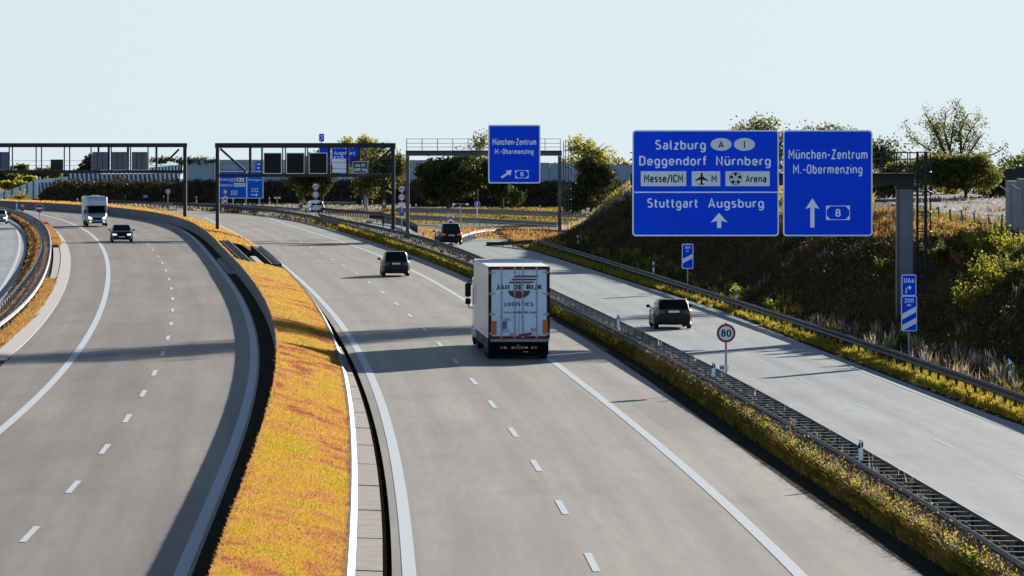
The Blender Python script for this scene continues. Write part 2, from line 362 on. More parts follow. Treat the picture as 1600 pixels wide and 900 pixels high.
M_verge_g = mat('verge_ground', (.035, .028, .014), .95, 0, .4, .8, spec=.03)
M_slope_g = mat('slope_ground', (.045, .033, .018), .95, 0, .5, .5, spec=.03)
M_field = mat('gravel_field', (.15, .148, .15), .95, 0, .45, .8, spec=.1)
M_fence = mat('fence_post_steel', (.09, .095, .10), .6, .2)

# ------------------------------------------------------------ road-sign lettering drawn with strokes of even width
def _arc(cx, cy, rx, ry, a0, a1, n=7): return [(cx+rx*math.cos(R_(a0+(a1-a0)*i/n)), cy+ry*math.sin(R_(a0+(a1-a0)*i/n))) for i in range(n+1)]
def _rr(x0, y0, x1, y1, r, ry=None):
    ry = ry or r
    return _arc(x1-r, y1-ry, r, ry, 0, 90, 4)+_arc(x0+r, y1-ry, r, ry, 90, 180, 4)+_arc(x0+r, y0+ry, r, ry, 180, 270, 4)+_arc(x1-r, y0+ry, r, ry, 270, 360, 4)+[(x1, y1-ry)]
a_, b_, t_, x_ = .07, .43, .93, .65
_bowl = _rr(a_, .07, b_, x_, .17, .2); _hook = [(a_, .42)]+_arc(.25, .45, .18, .20, 180, 0, 6)+[(b_, .07)]
GL = {
 'a': (.50, [_arc(.24, .49, .17, .16, 140, 0, 5)+[(.41, .07)], [(.41, .40), (.22, .40)]+_arc(.22, .235, .15, .165, 90, 270, 6)+[(.30, .07), (.41, .17)]]),
 'b': (.50, [[(a_, t_), (a_, .07)], _bowl]), 'd': (.50, [[(b_, t_), (b_, .07)], _bowl]), 'o': (.50, [_bowl]),
 'c': (.46, [_arc(.24, .45, .17, .20, 20, 180, 6)+_arc(.24, .27, .17, .20, 180, 340, 6)]),
 'e': (.50, [[(.07, .36), (.43, .36), (.43, .45)]+_arc(.25, .45, .18, .20, 0, 180, 6)+_arc(.25, .27, .18, .20, 180, 330, 6)]),
 'f': (.34, [[(.30, .93), (.25, .93)]+_arc(.25, .80, .12, .13, 90, 180, 4)+[(.13, .07)], [(.02, .62), (.29, .62)]]),
 'g': (.50, [_bowl, [(b_, .62), (b_, -.02)]+_arc(.25, -.04, .18, .17, 0, -150, 6)]),
 'h': (.50, [[(a_, t_), (a_, .07)], _hook]), 'n': (.50, [[(a_, x_), (a_, .07)], _hook]),
 'i': (.14, [[(a_, x_), (a_, .07)], [(a_, .88), (a_, .94)]]), 'l': (.22, [[(a_, t_), (a_, .18)]+_arc(.17, .17, .10, .10, 180, 270, 3)]),
 'j': (.20, [[(.12, x_), (.12, -.08), (.02, -.2)], [(.12, .88), (.12, .94)]]),
 'm': (.76, [[(a_, x_), (a_, .07)], [(a_, .45)]+_arc(.22, .48, .15, .17, 180, 0, 6)+[(.37, .07)], [(.37, .45)]+_arc(.52, .48, .15, .17, 180, 0, 6)+[(.67, .07)]]),
 'r': (.34, [[(a_, x_), (a_, .07)], [(a_, .42)]+_arc(.25, .47, .18, .18, 180, 80, 4)+[(.31, .65)]]),
 's': (.44, [_arc(.22, .51, .15, .14, 40, 180, 5)+[(.09, .45), (.22, .37), (.36, .30)]+_arc(.21, .21, .15, .14, 20, -145, 6)]),
 't': (.34, [[(.13, .86), (.13, .20)]+_arc(.25, .19, .12, .12, 180, 270, 3)+[(.30, .07)], [(.02, .62), (.29, .62)]]),
 'u': (.50, [[(a_, x_), (a_, .27)]+_arc(.25, .27, .18, .20, 180, 360, 6)+[(b_, x_)], [(b_, .3), (b_, .07)]]),
 'z': (.44, [[(.07, .65), (.36, .65), (.08, .07), (.38, .07)]]), 'k': (.46, [[(a_, t_), (a_, .07)], [(.40, .65), (.09, .33)], [(.2, .42), (.42, .07)]]),
 'A': (.60, [[(.06, .05), (.30, .95), (.54, .05)], [(.14, .30), (.46, .30)]]), 'C': (.54, [_arc(.28, .70, .20, .23, 15, 180, 6)+_arc(.28, .30, .20, .23, 180, 345, 6)]),
 'D': (.58, [[(.08, .93), (.26, .93)]+_arc(.26, .68, .24, .25, 90, 0, 4)+_arc(.26, .32, .24, .25, 0, -90, 4)+[(.08, .07), (.08, .93)]]),
 'I': (.16, [[(.08, .95), (.08, .05)]]), 'M': (.72, [[(.08, .05), (.08, .93), (.36, .38), (.64, .93), (.64, .05)]]), 'N': (.60, [[(.08, .05), (.08, .93), (.52, .07), (.52, .95)]]),
 'O': (.58, [_rr(.08, .07, .50, .93, .21, .24)]), 'Q': (.58, [_rr(.08, .07, .50, .93, .21, .24), [(.34, .26), (.54, .02)]]), 'U': (.58, [[(.08, .95), (.08, .30)]+_arc(.29, .29, .21, .22, 180, 360, 6)+[(.50, .95)]]),
 'S': (.54, [_arc(.27, .72, .19, .21, 35, 180, 6)+[(.10, .62), (.27, .52), (.44, .42)]+_arc(.27, .28, .20, .21, 20, -150, 7)]), 'Z': (.54, [[(.07, .93), (.45, .93), (.08, .07), (.47, .07)]]),
 '0': (.52, [_rr(.08, .07, .44, .93, .18, .22)]), '1': (.32, [[(.04, .72), (.2, .93), (.2, .05)]]), '2': (.50, [_arc(.25, .72, .18, .21, 160, -20, 6)+[(.08, .07), (.46, .07)]]),
 '4': (.54, [[(.34, .05), (.34, .45)], [(.28, .95), (.07, .25), (.48, .25)]]), '5': (.50, [[(.42, .93), (.12, .93), (.09, .52)]+_arc(.25, .34, .19, .25, 120, -150, 8)]),
 '6': (.52, [[(.36, .95), (.11, .50)], _rr(.08, .07, .44, .58, .18, .2)]), '8': (.52, [_rr(.10, .53, .42, .93, .15, .17), _rr(.07, .07, .45, .525, .18, .19)]),
 '9': (.52, [[(.16, .05), (.41, .50)], _rr(.08, .42, .44, .93, .18, .2)]),
 '-': (.34, [[(.04, .42), (.30, .42)]]), '.': (.16, [[(.08, .05), (.08, .13)]]), ',': (.16, [[(.10, .14), (.05, -.06)]]), '/': (.40, [[(.02, -.08), (.38, .98)]]), ' ': (.34, [])}
GL.update({'J': (.44, [[(.36, .95), (.36, .27)]+_arc(.21, .25, .15, .18, 0, -150, 5)]), 'E': (.48, [[(.44, .93), (.08, .93), (.08, .07), (.44, .07)], [(.08, .51), (.38, .51)]]),
 'R': (.56, [[(.08, .05), (.08, .93), (.30, .93)]+_arc(.30, .72, .18, .21, 90, -90, 6)+[(.08, .51)], [(.28, .50), (.50, .05)]]), 'K': (.56, [[(.08, .95), (.08, .05)], [(.50, .95), (.10, .45)], [(.24, .60), (.52, .05)]]),
 'L': (.44, [[(.08, .95), (.08, .07), (.42, .07)]]), 'G': (.58, [_arc(.29, .70, .21, .23, 25, 180, 6)+_arc(.29, .30, .21, .23, 180, 360, 6)+[(.50, .46), (.32, .46)]]),
 'T': (.52, [[(.02, .93), (.50, .93)], [(.26, .93), (.26, .05)]]), 'w': (.66, [[(.05, .67), (.19, .07), (.33, .60), (.47, .07), (.61, .67)]]), '3': (.50, [_arc(.24, .71, .17, .22, 150, -90, 6), _arc(.24, .28, .19, .21, 90, -150, 7)])})
GL['ü'] = (.50, GL['u'][1]+[[(.14, .86), (.14, .94)], [(.36, .86), (.36, .94)]])
def stroke_text(mb, s, x0, x1, z0, z1, y, mi=0, th=.135, gap=.13):
    """fit the string into the box x0..x1, z0..z1 (the box encloses every stroke)"""
    P = []; cx = 0
    for ch in s:
        wd, paths = GL[ch]; P += [[(cx+px, pz) for px, pz in p] for p in paths]; cx += wd+gap
    allp = [q for p in P for q in p]; h = th/2
    ax, bx = min(q[0] for q in allp)-h, max(q[0] for q in allp)+h; az, bz = min(q[1] for q in allp)-h*.9, max(q[1] for q in allp)+h*.9
    sx, sz = (x1-x0)/(bx-ax), (z1-z0)/(bz-az)
    for i, p in enumerate(P):
        L = []; Rr = []; n = len(p)
        for k in range(n):
            q0 = p[max(k-1, 0)]; q1 = p[min(k+1, n-1)]
            if k == 0 or k == n-1:
                if p[0] == p[-1] and n > 3: q0, q1 = p[-2], p[1]
            def un(a, b): dx, dz = b[0]-a[0], b[1]-a[1]; l = math.hypot(dx, dz) or 1; return dx/l, dz/l
            d0 = un(q0, p[k]) if q0 != p[k] else un(p[k], q1); d1 = un(p[k], q1) if q1 != p[k] else d0
            nx, nz = -(d0[1]+d1[1]), d0[0]+d1[0]; l = math.hypot(nx, nz) or 1; nx /= l; nz /= l
            m = min(1/max(abs(nx*-d0[1]+nz*d0[0]), .35), 2.0)*h
            L.append((p[k][0]+nx*m, p[k][1]+nz*m)); Rr.append((p[k][0]-nx*m, p[k][1]-nz*m))
        yy = y-.0006*(i % 4); V = [(x0+(q[0]-ax)*sx, yy, z0+(q[1]-az)*sz) for q in L+Rr]
        mb.add(V, [(k+n, k+1+n, k+1, k) for k in range(n-1)], mi)
    return mb
# ------------------------------------------------------------ traced alignments
cL_left = Curve([(0, 572), (17, 557), (52, 519), (87, 470), (104, 438.6), (109, 398), (98, 375), (76.5, 355), (52, 339), (20, 329), (0, 324.5)])
cL_line = Curve([(0, 672), (28, 650), (70, 612), (114, 560), (131, 531), (150, 499), (162, 473), (169, 444), (170, 424), (166, 401), (157, 384), (138.6, 365), (115.5, 350.5), (92, 342), (66, 336)])
cL_rline = Curve([(281, 900), (312, 822), (350, 747), (384, 640), (394, 594), (394, 553), (386.6, 510), (376.5, 475), (363.5, 443.5), (346, 414.7), (326, 394.4), (290, 368), (258, 352), (226, 342), (200, 337), (174, 334), (130, 330), (80, 328)])
cWall = Curve([(324, 900), (347, 842), (379, 770), (402, 704), (417, 642), (426, 582), (425.6, 524), (420, 495.5), (412.6, 469.5), (398, 438), (385, 416), (362, 391), (330, 370), (314, 358), (290, 347), (250, 335), (210, 327), (170, 321), (120, 317.5), (60, 315.5), (0, 316.5)], .9)
cGR = Curve([(537, 900), (542, 800), (547, 700), (543.5, 637), (534, 591), (519.5, 542), (499, 487), (470, 446), (439, 416), (384, 375), (346, 358), (310, 344.5), (278, 336), (230, 326.5), (170, 319.5)], .2)
cSlot = Curve([(606, 900), (600, 800), (588, 700), (577, 637), (549, 565), (520, 521), (485, 470), (462, 436), (445, 420), (400, 384), (352, 358), (310, 344), (270, 334), (230, 326), (170, 320)])
cM_left = Curve([(640, 900), (623.6, 755.5), (600, 640), (581.6, 592), (564, 559), (542.6, 521.5), (519.5, 489.7), (496.4, 463.8), (470.4, 439.2), (444.4, 416), (424, 401.7), (404, 386), (370, 366)])
cM_right = Curve([(1250, 900), (1150, 802), (1050, 713), (950, 633), (860, 562), (728, 470), (696, 451), (664, 434), (643, 423), (605, 403), (569, 390), (526, 377.5), (490, 364), (452, 351), (420, 341)])
cM_edge = Curve([(1480, 900), (1350, 812), (1200, 706), (1143, 668), (1020, 590), (967, 553), (860, 488), (739, 436), (675, 407), (632, 393), (603, 384), (569, 372), (526, 362), (484, 352), (441, 342), (386, 334), (342, 330), (280, 325.5), (236, 324)])
cA = Curve([(1600, 883), (1500, 820), (1433, 777), (1367, 740), (1283, 690), (1200, 645), (1140, 608), (1073, 573), (993, 531), (927, 499), (860, 464), (739, 415), (696, 398), (654, 383), (611, 370), (569, 357), (526, 346), (484, 337), (440, 330), (386, 323.5), (342, 320.5), (280, 318)], .72, 6)
cB = Curve([(1600, 847), (1500, 790), (1400, 733), (1300, 677), (1240, 637), (1164, 597), (1092, 563), (1020, 531), (940, 488), (860, 451), (746, 400), (720, 388), (690, 379), (658, 370), (620, 361), (590, 354), (557, 347), (535, 342), (504, 336)], .72, 6)
cR_edge = Curve([(1600, 667), (1500, 630), (1420, 600), (1240, 531), (1180, 507), (1127, 485), (1060, 464), (983, 440), (905, 415), (842, 395), (792, 382)], 0, 4)
cC = Curve([(1600, 618), (1527, 593), (1478, 576), (1429, 559), (1380, 544), (1180, 477), (1130, 462), (1080, 447), (1030, 432), (980, 417), (930, 400), (880, 385), (822, 371)], .72, 4)
cF_edge = Curve([(0, 476), (33, 419), (41, 387), (40, 369), (30, 353), (13, 340), (0, 334)], 0, 4)
cP = Curve([(0, 476), (35, 436), (53, 417), (61, 396), (64, 380), (63, 367), (59, 356), (51, 347), (40, 340), (27, 334), (13, 328), (0, 324.5)], .72)
cQ = Curve([(0, 502), (46, 462), (71, 420), (76, 401), (79, 383), (77, 367), (74, 356), (64, 347), (53, 339), (40, 332), (20, 327)], .72)
cO_kerb = Curve([(0, 548), (17, 537), (52, 502), (87, 441), (95, 415), (98, 395), (88, 372), (70, 353), (45, 338), (20, 329.3)], 0)

# ------------------------------------------------------------ ground and terrain
def ground():
    ds = list(range(60, 900, 20))+[900, 1100, 1500, 2200, 4000, 9000]; vs = []; fs = []
    xs = [-4000, -600, -200, -100, -60, -30, -15, 0, 15, 30, 60, 120, 300, 900, 5000]
    for d in ds:
        for x in xs: vs.append((x, d, -.06-(.0085*(d-800) if d > 800 else 0)))
    n = len(xs); fs = [(r*n+i, r*n+i+1, (r+1)*n+i+1, (r+1)*n+i) for r in range(len(ds)-1) for i in range(n-1)]
    me = bpy.data.meshes.new('ground'); me.from_pydata(vs, [], fs); me.materials.append(M_ground); tag(obj('ground', me), kind='structure')
ground()
A_L = road_mat('asphalt_warm', (.31, .258, .207), (.195, .162, .130), rough=.56, spec=.5)
A_M = road_mat('asphalt_light', (.375, .342, .276), (.295, .268, .215), rough=.56, spec=.6)
A_R = road_mat('concrete_road', (.375, .408, .398), (.325, .354, .344), True, rough=.56, spec=.6)
sheet('left_road', cL_left, off(cWall, -.02), 95, 700, 0, A_L, 4, 2)
sheet('middle_road', off(cSlot, .1), cM_edge, 95, 700, .004, A_M, 4, 2)
R_right = Poly([(1800, 742), (1600, 667), (1500, 630), (1420, 600), (1240, 531), (1180, 507), (1127, 485), (1060, 464), (983, 440), (905, 415), (842, 395), (790, 380), (796, 371), (792, 369.5), (722, 367.5), (684, 360), (648, 354.5), (610, 350), (577, 345), (535, 338), (505, 334.5), (480, 332), (430, 328)])
R_left = lambda d: cB(d)+.45 if d < 600 else cB(600)+.45+(d-600)*cB.slope(600)
sheet('right_road', R_left, lambda d: max(R_right(d), R_left(d)+.5), 95, 640, .006, A_R, 2.5, 2)
sheet('far_left_road', lambda d: cF_edge(d)-12, cF_edge, 225, 700, .004, A_R, 4, 2)
# verges
def verge_z(d, t):
    a, b = cM_edge(d), R_left(d); x = a+(b-a)*t
    return -.01+.06*sm(a, a+.5, x)*(1-sm(b-.25, b, x))+.36*sm(cA(d)-.1, cA(d)+.15, x)*(1-sm(cB(d)+.05, cB(d)+.40, x))*(1-sm(290, 330, d))
sheet('road_verge', cM_edge, R_left, 95, 690, verge_z, M_verge_g, 4, 21)
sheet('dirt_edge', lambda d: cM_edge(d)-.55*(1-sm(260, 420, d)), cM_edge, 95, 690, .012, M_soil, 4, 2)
sheet('right_verge', lambda d: R_right(d) if d < 440 else cR_edge(d), lambda d: cC(d)+1.2, 95, 470, lambda d, t: .0+.08*t, M_verge_g, 4, 3)
sheet('left_verge', cF_edge, cL_left, 225, 690, lambda d, t: -.012+.0*t, M_soil, 4, 3)
# bank of the opposite carriageway, with retaining wall
def gap(d): return 368 < d < 430
def median(d0, d1, nm):
    sheet(nm, off(cWall, .07), cGR, d0, d1, lambda d, t: .87-.67*t+.05*math.sin(math.pi*t), M_gold_g, 3, 7)
median(95, 368, 'median_bank'); median(430, 705, 'median_bank')
t = thing('retaining_wall', 'long grey concrete retaining wall curving along the edge of the left carriageway', 'retaining wall', (cWall(110), 110, 0))
def rebase(o, par): o.parent = par; o.matrix_parent_inverse = Matrix.Translation(-par.location); return o
def wallseg(d0, d1):
    mb = MB(); sweep(cWall, d0, d1, [(0, -.05), (.0, .90), (.07, .90), (.10, -.05)], 4, mb=mb); return rebase(mb.build('wall_face', M_concw), t)
wallseg(95, 368); wallseg(430, 705)
mb = MB(); sweep(cWall, 368.1, 429.9, [(0, -.05), (.0, .86), (.06, .86), (.08, -.05)], 4, mb=mb); rebase(mb.build('low_parapet', M_concw), t)
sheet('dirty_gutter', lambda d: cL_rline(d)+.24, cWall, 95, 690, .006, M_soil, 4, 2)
# slabs, kerb and slot between the grass bank and the middle road
mb = MB(); sweep(off(cGR, .03), 95, 372, [(-.06, -.05), (-.02, .24), (.05, .26), (.20, .06), (.20, -.05)], 3, mb=mb)
tag(mb.build('kerb', M_kerb), 'pale sloping concrete kerb between the golden median grass and the paved gutter', 'kerb')
fs_slab = (lambda d: cGR(d)+.24, lambda d: cSlot(d)-.10)
sheet('gutter_base', lambda d: cGR(d)+.2, lambda d: cSlot(d)+.1, 95, 480, -.055, M_slot, 4, 2)
k = 0; dd = 98.4
slabm = []
g = thing('gutter', 'row of worn concrete gutter slabs along the left edge of the middle road', 'gutter', (cGR(110)+.4, 110, 0))
while dd < 330:
    mb = MB(); a0, a1 = fs_slab[0](dd), fs_slab[0](dd+9.1); b0, b1 = fs_slab[1](dd), fs_slab[1](dd+9.1)
    if b0-a0 < .1: break
    z = .03+rng.uniform(-.004, .004)
    mb.add([(a0, dd, .0), (b0, dd, 0), (b1, dd+9.1, 0), (a1, dd+9.1, 0), (a0, dd, z+.02), (b0, dd, z), (b1, dd+9.1, z), (a1, dd+9.1, z+.02)], [(3, 2, 1, 0), (4, 5, 6, 7), (0, 1, 5, 4), (1, 2, 6, 5), (2, 3, 7, 6), (3, 0, 4, 7)])
    rebase(mb.build('slab', M_conc), g); dd += 9.4
# painted lines
def line(name, f, w_, d0, d1, z=.012, m=M_paint): return sheet(name, off(f, -w_/2), off(f, w_/2), d0, d1, z, m, 4, 2)
line('lane_line', cL_line, .30, 100, 690); line('lane_line', cL_rline, .30, 95, 690)
line('lane_line', cM_left, .30, 95, 600, .014); line('lane_line', cM_right, .30, 95, 640, .014, mat('lane_paint_b', (.47, .51, .53), .55, 0, .12, 4))
line('lane_line', off(cR_edge, -.55), .22, 95, 436, .016, M_paintworn)
line('lane_line', off(cF_edge, -.55), .25, 230, 690, .014)
cLd = Curve([(46, 835), (115, 761), (165, 702), (197, 654), (223, 615), (241, 583), (255, 553), (263, 528), (267, 506), (269, 485), (270, 467), (268, 451), (264, 436), (259, 423), (253, 411), (246.6, 400.6), (239, 391), (230.6, 382), (221.6, 375), (212, 368), (190, 357)], 0, 5)
cMd = Curve([(925, 879), (878, 793), (837, 728), (803, 676), (769, 632), (739, 596), (712, 565), (687, 538), (664, 515), (641, 493), (618.7, 474.7), (597, 457), (576, 441.7), (557, 428), (538, 415), (520, 405), (480, 384), (440, 366)], 0, 5)
def dashes(name, f, ds, ln, w_, z, m):
    mb = MB()
    for d in ds:
        p = [(f(d-ln/2), d-ln/2), (f(d+ln/2), d+ln/2)]
        mb.add([(p[0][0]-w_/2, p[0][1], z), (p[0][0]+w_/2, p[0][1], z), (p[1][0]+w_/2, p[1][1], z), (p[1][0]-w_/2, p[1][1], z)], [(0, 1, 2, 3)])
    tag(mb.build(name, m), kind='structure')
dL = [D(y) for y in (835, 761, 702, 654, 615, 583, 553, 528, 506, 485, 467, 451, 436, 423, 411, 400.6, 391, 382, 375, 368, 361.5, 356)]+[545, 565, 586]
dashes('lane_dashes', cLd, [110.5]+dL, 5.0, .17, .013, M_paint)
dM = [D(y) for y in (879, 793, 728, 676, 632, 596, 565, 538, 515, 493, 474.7, 457, 441.7, 428, 415, 405)]
dashes('lane_dashes', cMd, [102]+dM+[424, 444, 464, 484, 504], 5.2, .17, .015, M_paint)
mid_R = lambda d: (cR_edge(d)+cB(d))/2+.1
dashes('lane_dashes', mid_R, [111, 129, 147, 165, 187.8, 206, 224, 242, 260, 278, 296, 314, 332, 350], 5.5, .14, .011, M_paintworn)

# the step between the two grass banks: concrete sills and dark floor
def gapworks():
    sheet('underpass_gap', cWall, cSlot, 366, 432, .0, M_slot, 4, 2)
    t = thing('bridge_deck_edge', 'pale concrete ledges and dark joints bridging the gap between the two grass banks', 'concrete ledge', (cWall(380), 380, 0))
    for (o0, o1, d0, d1, z1) in ((-.5, .25, 362, 400, .16), (1.15, 1.5, 366, 408, .42), (1.85, 2.25, 366, 398, .36)):
        mb = MB(); sweep(off(cWall, (o0+o1)/2), d0, d1, [(-(o1-o0)/2, 0), (-(o1-o0)/2, z1), ((o1-o0)/2, z1), ((o1-o0)/2, 0)], 4, mb=mb)
        rebase(mb.build('ledge', M_concpale), t)
gapworks()

# left verge: concrete gutter, slab bay, orange weeds
mb = MB(); sweep(lambda d: (cO_kerb(d)+cL_left(d))/2, 225, 640, [(-.35, -.02), (-.35, .09), (.38, .03), (.38, -.02)], 4, mb=mb)
tag(mb.build('gutter', M_concpale), 'pale concrete gutter strip beside the orange weeds at the left edge of the left carriageway', 'gutter')
sheet('joint', lambda d: cL_left(d)-.02, lambda d: cL_left(d)+.07, 225, 560, .008, M_slot, 4, 2)
sheet('concrete_bay', lambda d: cQ(d)+.25, lambda d: cO_kerb(d)+.0, D(436), D(388), .06, M_concpale, 3, 2)

# ------------------------------------------------------------ embankment on the right
def hnoise(x, y):
    return .35*math.sin(x*.9+y*.13)+.3*math.sin(x*.37-y*.31+1.3)+.22*math.sin(y*.52+x*.2)+.15*math.sin(y*1.3+2*x)
def emb(d, o):
    """height of the bank at distance d, o metres right of the guard rail"""
    m = 1-sm(462, 520, d+o*.3)
    if abs(d-252) < 7: m *= 1-.97*(1-sm(3, 7, abs(d-252)))*(1-sm(5.5, 8.5, o))
    top = 4.4+.9*sm(300, 390, d)-.5*sm(420, 470, d)
    h = top*sm(0.6, 10.5-2.0*sm(380, 440, d), o-max(0, d-425)*.075)
    if o > 10.5: h -= .15*sm(10.5, 20, o)
    return max(h+.22*hnoise(o+d*.3, d)*sm(.5, 3, o)*(1-.6*sm(12, 16, o)), -.05)*m-.02
def embankment():
    ds = np.arange(100, 540, 2.5); os_ = [.6, 1.2, 2, 3, 4, 5, 6, 7, 8, 9, 10, 11, 12, 14, 17, 22, 30, 45, 70, 110, 180]; vs = []; n = len(os_)
    for d in ds:
        for o in os_: vs.append((cC(d)+o, d, emb(d, o)))
    fs = [(r*n+i, r*n+i+1, (r+1)*n+i+1, (r+1)*n+i) for r in range(len(ds)-1) for i in range(n-1)]
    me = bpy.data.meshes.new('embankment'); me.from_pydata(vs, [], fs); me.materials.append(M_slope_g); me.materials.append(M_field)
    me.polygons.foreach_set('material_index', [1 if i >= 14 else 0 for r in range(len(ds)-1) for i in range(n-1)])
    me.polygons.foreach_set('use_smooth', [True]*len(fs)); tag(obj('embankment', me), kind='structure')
embankment()
def on_emb(d, o): return (cC(d)+o, d, emb(d, o))

# berm under the far noise walls
def berm():
    prof = [(-9, 0), (-7.5, .5), (-6, 1.4), (-4, 2.3), (-2, 2.6), (1, 2.7), (6, 2.6), (14, 0)]
    xs = np.linspace(-64, 70, 90); vs = []; fs = []; n = len(prof)
    for x in xs:
        yb = 716-max(0, x+30)*.5
        e = sm(-64, -60, x)
        for o, z in prof: vs.append((x, yb+o, z*e*(1+.06*hnoise(x*1.7, o))-.03))
    fs = [(r*n+i+1, r*n+i, (r+1)*n+i, (r+1)*n+i+1) for r in range(len(xs)-1) for i in range(n-1)]
    me = bpy.data.meshes.new('berm'); me.from_pydata(vs, [], fs); me.materials.append(M_slope_g); tag(obj('berm', me), kind='structure')
def berm_y(x): return 716-max(0, x+30)*.5
berm()
# ------------------------------------------------------------ guard rails
BEAM = [(-.02, -.155), (.03, -.155), (.06, -.10), (.06, -.06), (.0, -.02), (.0, .02), (.06, .06), (.06, .10), (.03, .155), (-.02, .155), (.02, .09), (-.03, .0), (.02, -.09)]
def prof(side, h=.31, w_=.08):
    P = [(0, -.155), (.05, -.13), (.08, -.09), (.05, -.04), (.01, 0), (.05, .04), (.08, .09), (.05, .13), (0, .155), (-.02, .155), (-.01, 0), (-.02, -.155)]
    return [(side*a, b*h/.31) for a, b in P]
def guardrail(label, f, d0, d1, side=-1, post=4.0, z=.60, material=None, second=None, rung=1.5, curl=False, step=3.0, group=None, h=.31, zf=None, rung_d1=None, posth=None):
    material = material or M_rail; dm = d0
    t = thing('guard_rail', label, 'guard rail', (f(d0), d0, 0), 0, group)
    def loc(o): return rebase(o, t)
    zz = (lambda d: z+(zf(d) if zf else 0))
    mb = MB(); sweep(f, d0, d1, prof(side, h), step, zz, mb=mb); loc(mb.build('beam', material, smooth=False))
    if second:
        mb = MB(); sweep(second, d0, d1, prof(-side, h), step, zz, mb=mb); loc(mb.build('beam', material))
    pm = MB().box(-.05, .05, -.03, .03, -z, .12).mesh('post', material)
    ps = []; rs = []; d = d0+.5
    while d < d1:
        zb = zz(d)
        ps.append((f(d)-side*.09-f(d0), d-d0, zb)); rs.append(-math.atan(0 if d+1 > d1 else f(d+1)-f(d)))
        if second: ps.append((second(d)+side*.09-f(d0), d-d0, zb)); rs.append(rs[-1])
        d += post
    repeat('post', pm, t, ps, rs)
    if rung and second:
        rd1 = rung_d1 or d1; d = d0+.3; rs = []; lens = []
        groups = {}
        ps = []
        mid = lambda q: (f(q)+second(q))/2
        wid = abs(f((d0+rd1)/2)-second((d0+rd1)/2))
        # spacers laid like ladder rungs between both beams
        P = []
        while d < rd1:
            P.append(d); d += rung
        for i, d in enumerate(P[:100]):
            ww = abs(f(d)-second(d))
            m_ = MB().box(-ww/2, ww/2, -.04, .04, -.008, .008).mesh('spacer', M_steel); o = obj('spacer', m_, t); o.location = (mid(d)-f(d0), d-d0, z+.10)
        if len(P) > 100:
            mb = MB()
            for d in P[100:]:
                ww = abs(f(d)-second(d)); mb.box(mid(d)-f(d0)-ww/2, mid(d)-f(d0)+ww/2, d-d0-.04, d-d0+.04, z+.092, z+.108)
            tag(mb.build('distant_spacers', M_steel, t), kind='stuff')
    return t
guardrail('double guard rail with ladder-like spacers between the middle road and the right road', cA, 100, 300, -1, 4.0, second=cB)
guardrail('guard rail on dense posts along the right side of the middle road beyond the truck', cA, 300.5, 700, -1, 1.9)
guardrail('guard rail on dense posts along the left side of the right road beyond the truck', cB, 300.5, 580, -1, 1.9)
def curlC(d): return cC(d) if d < 436 else cC(436)+(d-436)*cC.slope(436)-.05*(d-436)**1.5
guardrail('single guard rail along the foot of the right embankment above yellow-green grass', curlC, 110, 452, -1, 2.6, zf=lambda d: -.45*sm(438, 452, d))
guardrail('double curved guard rail between the left carriageway and the leftmost road', cP, 235, 660, -1, 4.0, second=cQ, rung=2.2, h=.20)
guardrail('short guard rail pair along the left edge of the gap in the grass median', off(cWall, .45), 366, 432, -1, 2.0, z=.78, second=off(cWall, 1.0), rung=2.5, h=.16)
guardrail('short dark guard rail between the median gap and the middle road', lambda d: cSlot(d)-1.0, 368, 425, 1, 2.0, second=lambda d: cSlot(d)-.45, rung=2.0, z=.42, h=.22)
def straight(label, pts, z=.62, post=2.0, **k):
    P = [W(a, b, z+.1) for a, b in pts]; M = Matrix.Identity(4)
    # rails that run across the view: swept along their own line of points
    t = thing('guard_rail', label, 'guard rail', (P[0][0], P[0][1], 0)); o = Vector((P[0][0], P[0][1], 0)); pts3 = []
    for i in range(len(P)-1):
        n = max(1, int(math.hypot(P[i+1][0]-P[i][0], P[i+1][1]-P[i][1])/1.0))
        for j in range(n): pts3.append((P[i][0]+(P[i+1][0]-P[i][0])*j/n-o.x, P[i][1]+(P[i+1][1]-P[i][1])*j/n-o.y))
    pts3.append((P[-1][0]-o.x, P[-1][1]-o.y)); mb = MB(); pr = prof(1, k.get('h', .31)); n = len(pr); vs = []
    e = k.get('endlow', 0)
    for i, (x, y) in enumerate(pts3):
        a = Vector(pts3[min(i+1, len(pts3)-1)])-Vector(pts3[max(i-1, 0)]); a.normalize(); q = Vector((a.y, -a.x))
        zz = z-(e*(1-min(i/6, 1)) if e > 0 else -e*(min((len(pts3)-1-i)/6, 1)-1)*-1)
        vs += [(x+q.x*dx, y+q.y*dx, zz+dz) for dx, dz in pr]
    fs = [(i*n+k_, i*n+(k_+1) % n, (i+1)*n+(k_+1) % n, (i+1)*n+k_) for i in range(len(pts3)-1) for k_ in range(n)]
    mb.add(vs, fs+[tuple(range(n)), tuple((len(pts3)-1)*n+q for q in range(n))[::-1]]); mt = k.get('material', M_rail)
    mb.build('beam', mt, t)
    pm = MB().box(-.05, .05, .06, .12, -z, .1).mesh('post', k.get('pmat', mt)); L = 0; ps = []
    for i in range(1, len(pts3)):
        L += math.dist(pts3[i], pts3[i-1])
        if L > post: L = 0; ps.append((pts3[i][0], pts3[i][1], z))
    repeat('post', pm, t, ps); return t
straight('new bright white guard rail curving away to the right behind the junction', [(716, 369), (728, 365), (742, 361), (757, 358.5), (775, 357.5), (800, 357.5), (872, 359), (900, 360)], material=M_railwhite, pmat=M_steel, post=1.2, h=.2, endlow=.3)
straight('long grey guard rail crossing behind the blue arrow sign, nearer of two', [(640, 338), (690, 340), (740, 342.5), (800, 345.5), (872, 349.5), (905, 351)], material=M_steel, h=.5, post=1.6)
straight('long grey guard rail crossing below the dark berm, farther of two', [(620, 327), (700, 328), (780, 330), (872, 333), (940, 336)], material=M_steel, h=.55, post=2.2)
